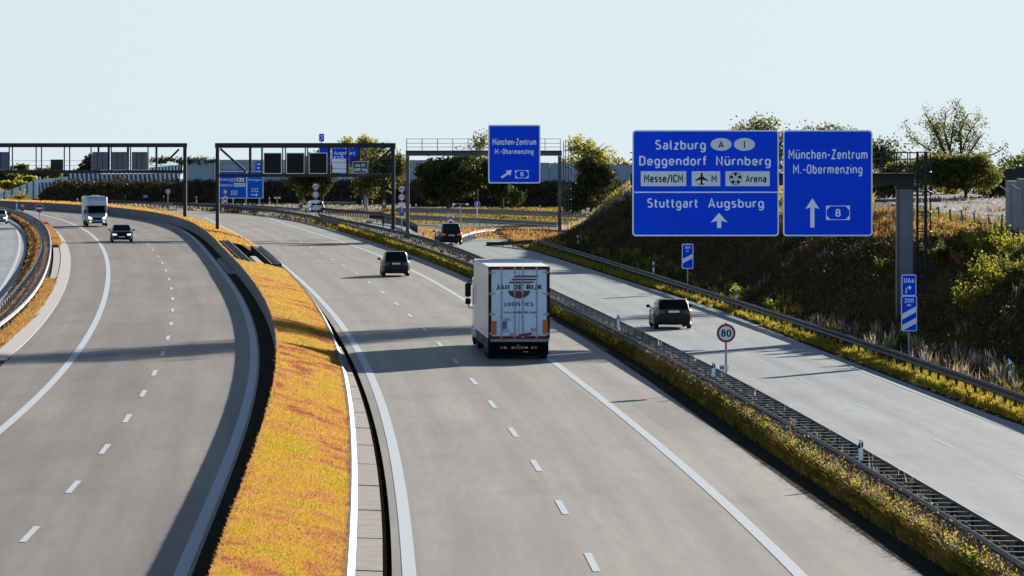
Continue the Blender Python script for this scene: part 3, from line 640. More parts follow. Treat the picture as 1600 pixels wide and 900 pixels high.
straight('brown guard rail on close posts with bent-down right end beside the gore', [(578, 337.5), (600, 338), (628, 342), (638, 344.5), (652, 352)], post=.8)
straight('dull guard rail on close posts behind the white estate car', [(500, 325), (540, 328), (577, 331), (610, 335.5)], post=.8)
straight('guard rail running in front of the ground-mounted blue direction sign', [(240, 317), (300, 317.5), (345, 319), (420, 322.5), (470, 326)], post=1.4, material=M_steel)
# a low brown bar barrier behind the white car
def bar_barrier():
    d = D(322.0); t = thing('bar_barrier', 'low horizontal bar barrier on short posts behind the white car', 'barrier', (X(472, d), d, 0))
    x1 = X(555, d)-X(472, d)
    MB().box(0, x1, -.06, .06, Z(318, d)+.05, Z(315, d)).build('bar', M_concpale, t)
    for f in (0.01, .5, .98): MB().box(x1*f-.06, x1*f+.06, -.05, .05, 0, Z(318, d)+.04).build('post', M_concpale, t)
bar_barrier()

# ------------------------------------------------------------ delineator posts
def delineator_proto():
    t = thing('delineator_post', 'x', 'marker post')
    MB().prism([(-.06, 0), (.06, 0), (.06, 1.02), (-.06, 1.14)], -.05, .05).build('shaft', M_signw, t)
    MB().prism([(-.063, .62), (.063, .68), (.063, .92), (-.063, .86)], -.053, .053).build('band', M_black, t)
    MB().box(-.02, .02, -.058, -.054, .69, .85).build('reflector', M_signgrey, t)
    return t
dp = delineator_proto(); first = [True]
def delineator(px, py, z, label, s=1.0):
    o = dp if first[0] else copy_tree(dp); first[0] = False
    x, d = W(px, py, z); o.location = (x, d, z); o.scale = (s,)*3 if s > .7 else (1, 1, s); tag(o, label, 'marker post', 'white marker posts beside the roads'); return o
delineator(1345, 718, .70, 'largest white marker post, standing in the near part of the double guard rail', .5)
delineator(1115, 589, .70, 'white marker post in the double guard rail beside the 80 speed sign', .5)
delineator(966, 510, .70, 'white marker post in the double guard rail left of the dark hatchback', .5)
delineator(1578, 604, .3, 'white marker post behind the right guard rail near the picture edge', .9)
delineator(1150, 478, .25, 'white marker post behind the right guard rail, to the right of the 100 m marker', .9)
delineator(1021, 433, .25, 'white marker post behind the right guard rail below the large direction sign', .9)
delineator(903, 390, .25, 'white marker post behind the right guard rail at the far end of the embankment')
for px, py, lab in ((662, 379, 'white marker post between the two rails left of the dark van'), (650, 333.5, 'tiny white marker post in front of the far grey rail'), (844, 336, 'tiny white marker post by the far crossing rail, right of the blue arrow sign'), (307, 320, 'tiny white marker post behind the left gantry foot'), (421, 322, 'small white marker post right of the ground-mounted blue sign'), (196, 319, 'tiny white marker post behind the camper van'), (256, 319, 'tiny white marker post left of the round limit sign'), (26, 327, 'small white marker post left of the no entry sign at the road bend'), (121, 324, 'tiny white marker post on the far wall left of the camper van'), (566, 327, 'tiny white marker post left of the far grey sign column'), (582, 327.5, 'tiny white marker post right of the far grey sign column')):
    delineator(px, py, 0, lab, 1.0)

# ------------------------------------------------------------ sign helpers
def local(t_px, d):          # px,py -> x offset and height for a thing standing at column t_px
    return lambda px, py: (X(px, d)-X(t_px, d), Z(py, d))
def panel(mb, L, x0, x1, y0, y1, yb, yf, mi, r=.12):
    (a, b), (c, e) = L(x0, y1), L(x1, y0); P = []
    for cx, cz, s0 in ((c-r, e-r, 0), (c-r, b+r, 1), (a+r, b+r, 2), (a+r, e-r, 3)):
        for k_ in range(5):
            an = (s0+k_/4)*math.pi/2; P.append((cx+r*math.sin(an), cz+r*math.cos(an)))
    mb.prism(P[::-1], yf, yb, mi); return mb
def txt(mb, L, s, x0, x1, y0, y1, y, mi=0, bold=.0):
    (a, b), (c, e) = L(x0, y1), L(x1, y0); stroke_text(mb, s, a, c, b, e, y, mi, .16 if y1-y0 < 14.5 or s[:5] == 'Messe' else .142)
def rect(mb, L, x0, x1, y0, y1, y, mi=0):
    (a, b), (c, e) = L(x0, y1), L(x1, y0); mb.flat([(a, b), (c, b), (c, e), (a, e)], y, mi)
def pol(mb, L, pts, y, mi=0): mb.flat([L(*p) for p in pts], y, mi)
def motorway_box(mb, L, x0, x1, y0, y1, s, y, mi=0, th=.9):
    # number badge: rectangle with a hexagonal inner line
    rect(mb, L, x0, x1, y0, y0+th, y, mi); rect(mb, L, x0, x1, y1-th, y1, y, mi); k_ = (x1-x0)*.16; h_ = (y1-y0)
    rect(mb, L, x0, x0+th, y0+th, y1-th, y, mi); rect(mb, L, x1-th, x1, y0+th, y1-th, y, mi)
    ym = (y0+y1)/2
    for xa, sgn in ((x0+th, 1), (x1-th, -1)):
        for yy, sg in ((y0+th, 1), (y1-th, -1)):
            pol(mb, L, [(xa, yy), (xa+sgn*k_, yy), (xa, yy+sg*h_*.28)][::sgn*sg], y, mi)
    txt(mb, L, s, (x0+x1)/2-(y1-y0)*(.19+.17*(len(s)-1)), (x0+x1)/2+(y1-y0)*(.19+.17*(len(s)-1)), y0+h_*.23, y1-h_*.23, y-.004, mi, .01)
def oval(mb, L, cx, cy, rx, ry, y, mi): pol(mb, L, [(cx+rx*math.cos(a*math.pi/16), cy+ry*math.sin(a*math.pi/16)) for a in range(32)], y, mi)
def sign_panel(t, L, x0, x1, y0, y1, yf, blue=None, rim=1.6, depth=.05, r=.12):
    mb = MB(); panel(mb, L, x0, x1, y0, y1, yf+depth, yf, 0, r); mb.build('panel', M_signw, t)
    mb = MB(); panel(mb, L, x0+rim, x1-rim, y0+rim, y1-rim, yf-.002, yf-.010, 0, max(r-.04, .01)); mb.build('sign_face', blue or M_blue, t)

# ------------------------------------------------------------ the large cantilever sign gantry on the right
def big_gantry():
    d = 252.0; t = thing('sign_gantry', 'massive grey cantilever gantry with caged ladder at the foot of the right embankment', 'sign gantry', (X(1415, d), d, 0)); L = local(1415, d); zf = L(0, 525)[1]
    xa, zt = L(1404, 290); xb, _ = L(1426, 290)
    MB().box(xa, xb, -.35, .35, zf-.9, zt, ch=.03).build('column', M_col, t, bevel=.02)
    MB().box(xa-.012-.1, xa-.012, -.37, .37, 0.05, zt-.03).build('column_flange', M_greyp, t)
    MB().box(xa-.55, xb+.55, -.6, .6, zf-.06, zf+.04).build('base_plate', M_steel, t)
    (bx0, bz0), (bx1, bz1) = L(985, 289.5), L(1428, 271.5)
    MB().box(bx0, bx1, -.3, .3, zt+.005, bz1).build('beam', M_dark, t, bevel=.02)
    MB().box(xa-.15, xb+.2, -.42, .42, zt-.16, zt+.0).build('head_plate', M_dark, t)
    rl = MB(); _, zr = L(0, 238.5); x0, _ = L(1364, 0); x1, _ = L(1428, 0)
    for yy in (-.75, .75):
        for k_, zz in enumerate((bz1+.35, bz1+.68, zr)): rl.bar((bx0, yy, zz), (x1, yy, zz), .05)
        for px in range(1000, 1430, 21):
            if px > 1428: continue
            rl.bar((L(px, 0)[0], yy, bz1-.1), (L(px, 0)[0], yy, zr), .05)
    for zz in (bz1+.35, bz1+.68, zr): rl.bar((x1, -.75, zz), (x1, .75, zz), .05)
    rl.box(bx0, x1, -.8, .8, bz1-.02, bz1+.03); rl.build('walkway_railing', M_dark, t)
    cg = MB(); (c0, zc), (c1, _) = L(1432, 237), L(1455, 237); zb = L(0, 455)[1]
    for px in (1432, 1435, 1444.5, 1448, 1454):
        cg.bar((L(px, 0)[0], -.1 if px in (1444.5,) else .35*math.sin(px), zb if px != 1432 else 1.2), (L(px, 0)[0], -.1 if px == 1444.5 else .35*math.sin(px), zc), .06)
    for z_ in np.arange(zb, zc+.01, .92):
        cx = (c0+c1)/2; r = (c1-c0)/2
        cg.tube([(cx+r*math.cos(a*math.pi/8), r*math.sin(a*math.pi/8)*1.0, z_) for a in range(17)], .028, n=5)
    cg.build('ladder_cage', M_dark, t)
    ld = MB()
    for xx in (c0+.05, c0+.45): ld.bar((xx, .38, .6), (xx, .38, zc), .05)
    for z_ in np.arange(.8, zc, .3): ld.bar((c0+.05, .38, z_), (c0+.45, .38, z_), .03)
    ld.build('ladder', M_dark, t)
    for px in (1020, 1100, 1180, 1250, 1330):
        xx = L(px, 0)[0]; MB().box(xx-.06, xx+.06, -.94, -.3, L(0, 355)[1], L(0, 215)[1]).build('sign_bracket', M_steel, t)
    # signs
    y = -1.0
    s = thing('direction_sign', 'largest blue direction sign listing Salzburg, Deggendorf, Nürnberg, Stuttgart and Augsburg', 'road sign', (X(1102, d-1.0), d-1.0, L(0, 369)[1]), 0, 'blue direction signs'); 
    def LS(px, py): dd = d-1.0; return X(px, dd)-X(1102, dd), Z(py, dd)-s.location.z
    sign_panel(s, LS, 988, 1217, 203.2, 369, 0, rim=2.2, r=.16)
    wm = MB(); f = -.016
    txt(wm, LS, 'Salzburg', 1023.7, 1102.7, 218.7, 238, f, bold=.008); txt(wm, LS, 'Deggendorf', 998.7, 1104.8, 243.6, 262.7, f, bold=.008); txt(wm, LS, 'Nürnberg', 1118.7, 1204.3, 243.6, 262.7, f, bold=.008)
    txt(wm, LS, 'Stuttgart', 1011.2, 1091.2, 309.6, 328.8, f, bold=.008); txt(wm, LS, 'Augsburg', 1106.4, 1193.6, 309.6, 328.8, f, bold=.008)
    rect(wm, LS, 990.5, 1214.5, 299.4, 301.3, f)
    pol(wm, LS, [(1123.5, 332.6), (1110.2, 347.6), (1120.3, 345), (1120.3, 356.2), (1127, 356.2), (1127, 345), (1136.9, 347.6)], f)
    wm.build('lettering', M_signw, s)
    gm = MB()
    for a, b in ((1001.3, 1072.3), (1080.8, 1125.3), (1133.6, 1202.7)): rect(gm, LS, a, b, 267.5, 290.8, f)
    oval(gm, LS, 1126.7, 225.6, 16.5, 10, f, 0); oval(gm, LS, 1163.2, 225.6, 16.5, 10, f, 0); gm.build('white_fields', M_signgrey, s)
    bm = MB(); f = -.024
    txt(bm, LS, 'A', 1122.6, 1131, 220.3, 231, f, bold=.012); rect(bm, LS, 1162.3, 1164, 220.3, 231, f)
    txt(bm, LS, 'Messe/ICM', 1006.3, 1067.3, 272, 287, f); txt(bm, LS, 'M', 1111.5, 1120, 273.3, 285.2, f, bold=.02); txt(bm, LS, 'Arena', 1164.8, 1197.3, 273, 285.3, f, bold=.02)
    # aeroplane
    cx, cy = 1096.3, 279
    pol(bm, LS, [(cx, cy-10), (cx-1.4, cy-8), (cx-1.5, cy-3.2), (cx-10, cy+2.6), (cx-10, cy+4), (cx-1.4, cy+1.4), (cx-1, cy+7), (cx-3.8, cy+9), (cx-3.8, cy+10), (cx, cy+9.3), (cx+3.8, cy+10), (cx+3.8, cy+9), (cx+1, cy+7), (cx+1.4, cy+1.4), (cx+10, cy+4), (cx+10, cy+2.6), (cx+1.5, cy-3.2), (cx+1.4, cy-8)], f)
    # football
    cx, cy = 1149.3, 278.8; rc = LS(cx, cy); u = (d-1.0)/F
    bm.ring(rc[0], rc[1], 9.2*u, 10*u, f)
    for k_ in range(5):
        a = R_(72*k_); px, py = cx+6.6*math.sin(a), cy-6.6*math.cos(a)
        pol(bm, LS, [(px+2.7*math.sin(a+R_(72*j+180)), py-2.7*math.cos(a+R_(72*j+180))) for j in range(5)], f)
        q = [LS(cx+3.6*math.sin(R_(36+72*(k_+j))), cy-3.6*math.cos(R_(36+72*(k_+j)))) for j in (0, 1)]
        bm.bar((q[0][0], f, q[0][1]), (q[1][0], f, q[1][1]), .018, .006)
        q0 = LS(cx+3.6*math.sin(R_(36+72*k_)), cy-3.6*math.cos(R_(36+72*k_))); q1 = LS(cx+9.4*math.sin(R_(36+72*k_)), cy-9.4*math.cos(R_(36+72*k_)))
        bm.bar((q0[0], f, q0[1]), (q1[0], f, q1[1]), .018, .006)
    bm.build('black_lettering', M_black, s)
    s = thing('direction_sign', 'blue direction sign reading München-Zentrum with a straight arrow, right beside the largest sign', 'road sign', (X(1294, d-1.0), d-1.0, L(0, 369)[1]), 0, 'blue direction signs')
    def LT(px, py): dd = d-1.0; return X(px, dd)-X(1294, dd), Z(py, dd)-s.location.z
    sign_panel(s, LT, 1223.5, 1363.3, 203.2, 369, 0, rim=2.2, r=.16); wm = MB(); f = -.016
    txt(wm, LT, 'München-Zentrum', 1232, 1355.4, 233.2, 249, f, bold=.016); txt(wm, LT, 'M.-Obermenzing', 1239.2, 1347.4, 256.8, 275.6, f, bold=.016)
    pol(wm, LT, [(1269.3, 309.6), (1258.4, 326.4), (1266, 324.2), (1266, 355.6), (1272.6, 355.6), (1272.6, 324.2), (1280.2, 326.4)], f)
    motorway_box(wm, LT, 1290.7, 1328, 321.3, 343.7, '8', f); wm.build('lettering', M_signw, s)
big_gantry()

def post_sign(name, label, cat, px, d, zb=0, group=None): return thing(name, label, cat, (X(px, d), d, zb), 0, group)
# ---- exit distance markers
def exit_markers():
    d = 221.0; t = post_sign('exit_marker', 'blue U6a arrow plate above a 200 m plate with two white bars, on one post', 'road sign', 1420, d); L = lambda px, py: (X(px, d)-X(1420, d), Z(py, d))
    MB().tube([(0, .03, 0), (0, .03, Z(431, d))], .035).build('post', M_steel, t)
    
    for y0, y1, b in ((429, 462, 0), (462.3, 517.3, 1)):
        mb = MB(); x0, x1 = (1408.6, 1431.6) if not b else (1408, 1432.6)
        panel(mb, L, x0, x1, y0, y1, -.01, -.05, 0, .07); mb.build('panel', M_signw, t)
        mb = MB(); panel(mb, L, x0+1.2, x1-1.2, y0+1.2, y1-1.2, -.052, -.058, 0, .05); mb.build('sign_face', M_blue, t)
    m = MB(); f = -.064
    txt(m, L, 'U6a', 1412.3, 1428, 434, 441.7, f, bold=.012)
    m.tube([(L(1415.8, 458.5)[0], f, L(0, 458.5)[1]), (L(1415.8, 452)[0], f, L(0, 452)[1]), (L(1417.3, 450)[0], f, L(0, 449.5)[1]), (L(1421, 449.5)[0], f, L(0, 449.2)[1])], .028, n=6)
    pol(m, L, [(1424.6, 449.4), (1419.8, 445.4), (1419.8, 453.4)], f-.03)
    txt(m, L, '200', 1413.2, 1427.4, 466, 472.9, f, bold=.012); txt(m, L, 'm', 1417.3, 1423.2, 475, 479.2, f, bold=.012)
    for yy in (0, 17.6): pol(m, L, [(1409.3, 490.4+yy), (1431.3, 478.6+yy), (1431.3, 487.4+yy), (1409.3, 499.4+yy)], f)
    m.build('lettering', M_signw, t)
    d2 = 318.0; t = post_sign('exit_marker', 'small blue 100 m plate with one white bar below the largest sign', 'road sign', 1074.3, d2); L2 = lambda px, py: (X(px, d2)-X(1074.3, d2), Z(py, d2))
    MB().tube([(0, .03, 0), (0, .03, Z(379.5, d2))], .03).build('post', M_steel, t)
    mb = MB(); panel(mb, L2, 1065.4, 1083.2, 381, 420, -.01, -.05, 0, .07); mb.build('panel', M_signw, t)
    mb = MB(); panel(mb, L2, 1066.6, 1082, 382.3, 418.7, -.052, -.058, 0, .05); mb.build('sign_face', M_blue, t)
    m = MB(); txt(m, L2, '100', 1069.6, 1078.8, 384.6, 388.8, f); txt(m, L2, 'm', 1072.2, 1075.9, 391, 393.4, f)
    pol(m, L2, [(1066.6, 404.5), (1082, 396.6), (1082, 403.5), (1066.6, 411.6)], f); m.build('lettering', M_signw, t)
exit_markers()

def limit_disc(t, x, z, s, r, y=-.03, big=False, col=None):
    g_ = MB(); g_.disc(x, z, r, y, y+.03); g_.build('disc', M_signgrey, t)
    m = MB(); m.ring(x, z, r*.74, r*.975, y-.006); m.build('red_ring', M_red, t)
    m = MB(); w_ = r*(.52 if len(s) > 1 else .3)
    stroke_text(m, s, x-w_, x+w_, z-r*.38, z+r*.38, y-.008, 0, .17); m.build('numerals', M_black, t)
def speed80():
    x, d = W(1134.5, 612); t = thing('speed_limit_sign', 'round 80 speed limit sign on a grey post in the double guard rail', 'road sign', (x, d, 0))
    zt = Z(504, d); zc = Z(520.5, d); r = 14.9*d/F
    MB().tube([(0, .05, 0), (0, .05, zt)], .045).build('post', M_steel, t); MB().tube([(-.11, .08, 0), (-.11, .08, Z(571, d))], .03).build('brace', M_steel, t)
    limit_disc(t, 0, zc, '80', r, -.03, True)
    # small plate halfway up
    L = lambda px, py: (X(px, d)-x, Z(py, d)); m = MB(); panel(m, L, 1124.2, 1138.2, 570, 578.5, -.0, -.04, 0, .02); m.build('info_plate', M_signgrey, t)
    m = MB(); rect(m, L, 1125.2, 1131, 573, 576.3, -.045); m.build('plate_mark', M_blue2, t)
speed80()

# ---- portal gantry with matrix signals over the middle road
def frame_gantry(t, L, posts, top, low, verts, braces, dp, zg, m=M_dark):
    for (a, b) in posts: 
        xa, xb = L(a, 0)[0], L(b, 0)[0]; MB().box(xa, xb, -.2, .2, zg, L(0, top[1])[1]).build('post', m, t, bevel=.015)
        MB().box(xa-.25, xb+.25, -.4, .4, zg, zg+.1).build('foot_plate', m, t)
    xa, xb = L(posts[0][0], 0)[0]-.06, L(posts[-1][1], 0)[0]+.06
    MB().box(xa, xb, -.24, .24, L(0, top[1])[1]+.003, L(0, top[0])[1]).build('top_beam', m, t, bevel=.015)
    MB().box(xa+.45, xb-.45, -.22, .22, L(0, low[1])[1], L(0, low[0])[1]).build('lower_beam', m, t, bevel=.015)
    mb = MB()
    for v in verts:
        px, w_ = v if isinstance(v, tuple) else (v, 1.3)
        xx = L(px, 0)[0]; h_ = max(w_*1.3, 1.9)*dp/2; MB().box(xx-h_, xx+h_, -.1, .1, L(0, low[0])[1]+.003, L(0, top[1])[1]-.0).build('hanger', m, t)
    for (p, q) in braces: (x0, z0), (x1, z1) = L(*p), L(*q); MB().bar((x0, 0, z0), (x1, 0, z1), .2).build('diagonal_brace', m, t)
def matrix_gantry():
    d = 488.0; t = thing('signal_gantry', 'dark portal gantry carrying three unlit square signals over the middle road', 'gantry', (X(340, d), d, 0), 0); L = local(340, d)
    frame_gantry(t, L, [(337, 342.6), (611.4, 617.2)], (223.4, 231.2), (271.4, 276.6), [(391, 3.2), (409.5, 2.2), 441.8, 446.2, 477.2, 480.6, (514.5, 3), (543.5, 3), (562, 2.6)], [((344, 232), (384, 268)), ((612, 232), (578, 264))], d/F, .45)
    mb = MB()
    for y_ in (255.2, 265.2):
        z_ = L(0, y_)[1]; mb.bar((L(344, 0)[0], .6, z_), (L(611, 0)[0], .6, z_), .035)
    for px in range(347, 611, 26): mb.bar((L(px, 0)[0], .6, L(0, 272)[1]), (L(px, 0)[0], .6, L(0, 255)[1]), .04)
    mb.build('handrail', M_dark, t)
    for k_, (a, b) in enumerate(((412, 440), (447.4, 475.6), (483, 511.2))):
        s = thing('lane_signal', ('unlit black lane signal in a white frame, leftmost of the three', 'unlit black lane signal in a white frame, middle of the three', 'unlit black lane signal in a white frame, next to the pale louvred box')[k_], 'lane signal', (X((a+b)/2, d-.5), d-.5, L(0, 271.6)[1]), 0, 'unlit lane signals')
        LL = lambda px, py: (X(px, d-.5)-X((a+b)/2, d-.5), Z(py, d-.5)-s.location.z)
        m = MB(); panel(m, LL, a, b, 238.6, 271.6, .3, 0, 0, .06); m.build('housing', M_signgrey, s)
        m = MB(); panel(m, LL, a+.9, b-.9, 239.6, 270.6, -.002, -.012, 0, .04); m.build('display', M_plastic, s)
    s = thing('louvred_box', 'pale grey louvred sign box in the portal gantry right of the signals', 'sign box', (X(530, d-.5), d-.5, L(0, 270)[1]))
    LL = lambda px, py: (X(px, d-.5)-X(530, d-.5), Z(py, d-.5)-s.location.z)
    for y0, y1 in ((247.8, 253.6), (254.2, 262.8), (263.5, 269.8)): m = MB(); panel(m, LL, 519.2, 540.6, y0, y1, .25, 0, 0, .03); m.build('slat_panel', M_signgrey, s)
    s = thing('info_sign', 'small dark grey info plate reading AQ 99 on the right of the portal gantry', 'road sign', (X(563, d-.5), d-.5, L(0, 270.6)[1]))
    LM = lambda px, py: (X(px, d-.5)-X(563, d-.5), Z(py, d-.5)-s.location.z)
    m = MB(); panel(m, LM, 551, 575.2, 252.2, 270.6, .04, 0, 0, .06); m.build('panel', M_signgrey, s)
    m = MB(); panel(m, LM, 551.7, 574.5, 252.9, 269.9, -.002, -.01, 0, .04); m.build('sign_face', mat('sign_slate', (.05, .06, .075), .6), s)
    m = MB(); txt(m, LM, 'AQ 99', 555.2, 570, 256.2, 260.8, -.016, bold=.02); txt(m, LM, '6505 Sbg', 553, 573.4, 262.8, 268.3, -.016, bold=.015); m.build('lettering', M_signw, s)
matrix_gantry()
def left_gantry():
    d = 550.0; t = thing('signal_gantry', 'dark portal gantry over the left carriageway, seen from behind with grey display backs', 'gantry', (X(289, d), d, 0)); L = local(289, d)
    frame_gantry(t, L, [(-124, -118), (286.2, 291.8)], (223.6, 230.2), (265.8, 270.6), [14.5, 19.6, 56.6, 65, 100.6, 109, 142.4, (154, 2.4), (170, 2.8), 174, (200, 2.8), 204, 231.4, (244.5, 2.6), (-30, 2), (-75, 2)], [((280, 233), (262, 251))], d/F, .5)
    MB().bar((L(284, 0)[0], 0, L(0, 250)[1]), (L(283, 0)[0], 0, L(0, 269)[1]), .2).build('hanger_bar', M_dark, t)
    mb = MB()
    for y_ in (251.3, 258.8): mb.bar((L(-110, 0)[0], .6, L(0, y_)[1]), (L(286, 0)[0], .6, L(0, y_)[1]), .035)
    mb.build('handrail', M_dark, t)
    for k_, (a, b, y0, lab) in enumerate(((-22, 13, 237.4, 'grey back of a display box at the left picture edge of the left gantry'), (79, 98.4, 249.2, 'small dark display box hanging alone in the left gantry'), (144.2, 168.6, 237.4, 'grey back of a display box, leftmost of the three side by side'), (174.4, 199.8, 237.4, 'grey back of a display box, middle of the three side by side'), (205.8, 229.8, 237.4, 'grey back of a display box, nearest the gantry post'))):
        s = thing('display_box', lab, 'display box', (X((a+b)/2, d-.35), d-.35, L(0, 266)[1]), 0, 'display boxes on the left gantry')
        LL = lambda px, py: (X(px, d-.35)-X((a+b)/2, d-.35), Z(py, d-.35)-s.location.z)
        m = MB(); panel(m, LL, a, b, y0, 265.6, .5, 0, 0, .05); m.build('housing', mat('display_back', (.085, .10, .125), .6, 0, .15, 1) if k_ != 1 else M_dark, s)
        m = MB()
        for f_ in (.33, .66): (xx, zz) = LL(a+(b-a)*f_, 265); m.box(xx-.03, xx+.03, -.03, -.002, .1, LL(0, y0)[1]-.1)
        m.build('rib', M_dark, s)
left_gantry()
def exit_gantry():
    d = 485.0; t = thing('sign_gantry', 'grey railed portal gantry across the right road carrying one tall blue sign', 'sign gantry', (X(637, d), d, 0)); L = local(637, d)
    for a, b in ((634.2, 639.6), (871.8, 877.2)):
        MB().box(L(a, 0)[0], L(b, 0)[0], -.18, .18, 0, L(0, 243.6)[1]).build('post', M_greyp, t, bevel=.015)
    MB().prism([(L(631, 0)[0], 0), (L(643, 0)[0], 0), (L(639.5, 0)[0], .8), (L(634.3, 0)[0], .8)], -.4, .4).build('foot', M_greyp, t)
    zb, zt = L(0, 243.5)[1]+.003, L(0, 235.7)[1]
    MB().box(L(634, 0)[0], L(878, 0)[0], -.22, .22, zb, zt).build('beam', M_greyp, t, bevel=.015)
    mb = MB()
    for yy in (-.6, .6):
        for y_ in (217, 223.8, 229.8): mb.bar((L(635.5, 0)[0], yy, L(0, y_)[1]), (L(876, 0)[0], yy, L(0, y_)[1]), .04)
        for px in np.arange(635.5, 877, 24): mb.bar((L(px, 0)[0], yy, zt-.1), (L(px, 0)[0], yy, L(0, 217)[1]), .045)
    mb.box(L(634, 0)[0], L(878, 0)[0], -.65, .65, zt-.02, zt+.03); mb.build('walkway_railing', M_greyp, t)
    mb = MB(); z0 = L(0, 345)[1]; z1 = L(0, 220)[1]
    for px, yy in ((880.5, .3), (883.5, -.3), (888, -.3), (892.5, 0)): mb.bar((L(px, 0)[0], yy, .4 if px > 892 else z0), (L(px, 0)[0], yy, z1), .06)
    for z_ in np.arange(z0, z1+.01, .95):
        cx, r = L(886.5, 0)[0], .34; mb.tube([(cx+r*math.cos(a*math.pi/6), r*math.sin(a*math.pi/6), z_) for a in range(13)], .025, n=5)
    mb.build('ladder_cage', M_greyp, t)
    s = thing('direction_sign', 'tall blue München-Zentrum sign with a diagonal arrow on the grey railed portal', 'road sign', (X(803.5, d-.9), d-.9, L(0, 286.6)[1]), 0, 'blue direction signs')
    d2 = d-.9; LL = lambda px, py: (X(px, d2)-X(803.5, d2), Z(py, d2)-s.location.z)
    sign_panel(s, LL, 762.8, 844.4, 195, 286.6, 0, rim=2.0, r=.15); m = MB(); f = -.016
    txt(m, LL, 'München-Zentrum', 769.4, 837.8, 216.4, 226.8, f, bold=.02); txt(m, LL, 'M.-Obermenzing', 773.3, 833.6, 232.4, 243, f, bold=.02)
    pol(m, LL, [(799.7, 265.6), (789.6, 266.8), (792.4, 269.6), (782.2, 276.1), (784.4, 278.9), (794.6, 272.2), (797.2, 274.8)], f)
    motorway_box(m, LL, 805, 826, 266, 278.6, '8', f, th=.8); m.build('lettering', M_signw, s)
    for px in (780, 803, 828): xx = L(px, 0)[0]; MB().box(xx-.06, xx+.06, -.66, -.2, L(0, 280)[1], L(0, 200)[1]).build('sign_bracket', M_greyp, t)
exit_gantry()

# ---- far cantilever gantry with the Augsburg sign
def far_gantry():
    d = 655.0; t = thing('sign_gantry', 'far grey cantilever gantry behind the portal, its column right of the Augsburg sign', 'sign gantry', (X(571.5, d), d, 0)); L = local(571.5, d)
    MB().box(L(568.6, 0)[0], L(574.8, 0)[0], -.25, .25, 0, L(0, 229)[1]).build('column', M_steel, t)
    MB().box(L(498, 0)[0], L(576, 0)[0], -.2, .2, L(0, 236)[1], L(0, 231)[1]).build('beam', M_greyp, t)
    for a, b, lab in ((498.5, 517, 'narrow blue sign seen between the signals, left of the Augsburg sign'), (518.2, 561.4, 'blue sign ending in Augsburg seen through the portal gantry')):
        s = thing('direction_sign', lab, 'road sign', (X((a+b)/2, d-.5), d-.5, L(0, 257.6)[1]), 0, 'blue direction signs'); d2 = d-.5
        LL = lambda px, py: (X(px, d2)-X((a+b)/2, d2), Z(py, d2)-s.location.z)
        sign_panel(s, LL, a, b, 224.4, 257.6, 0, rim=1.0, r=.1)
        if a > 510:
            m = MB(); txt(m, LL, 'Stuttgart', 521.5, 552, 226.8, 233.4, -.016, bold=.02); txt(m, LL, 'Augsburg', 522, 555.4, 235.8, 243.2, -.016, bold=.02)
            motorway_box(m, LL, 522, 536.4, 244.2, 253.6, '8', -.016, th=.8); m.build('lettering', M_signw, s)
    s = thing('exit_number_sign', 'small blue plate with a white arrow rising above the portal gantry', 'road sign', (X(502.4, d-.5), d-.5, L(0, 221)[1])); d2 = d-.5
    L3 = lambda px, py: (X(px, d2)-X(502.4, d2), Z(py, d2)-s.location.z)
    m = MB(); panel(m, L3, 498.6, 506.4, 209, 221, .05, 0, 0, .05); m.build('panel', M_blue, s)
    MB().box(-.05, .05, .06, .12, -.6, .8).build('bracket', M_greyp, s)
    m = MB(); rect(m, L3, 500.2, 504.8, 211.4, 213.2, -.01); pol(m, L3, [(501, 219.2), (500.4, 218.4), (503, 216), (502.2, 215.2), (505, 214.8), (504.6, 217.6), (503.8, 216.8)], -.01); m.build('lettering', M_signw, s)
far_gantry()
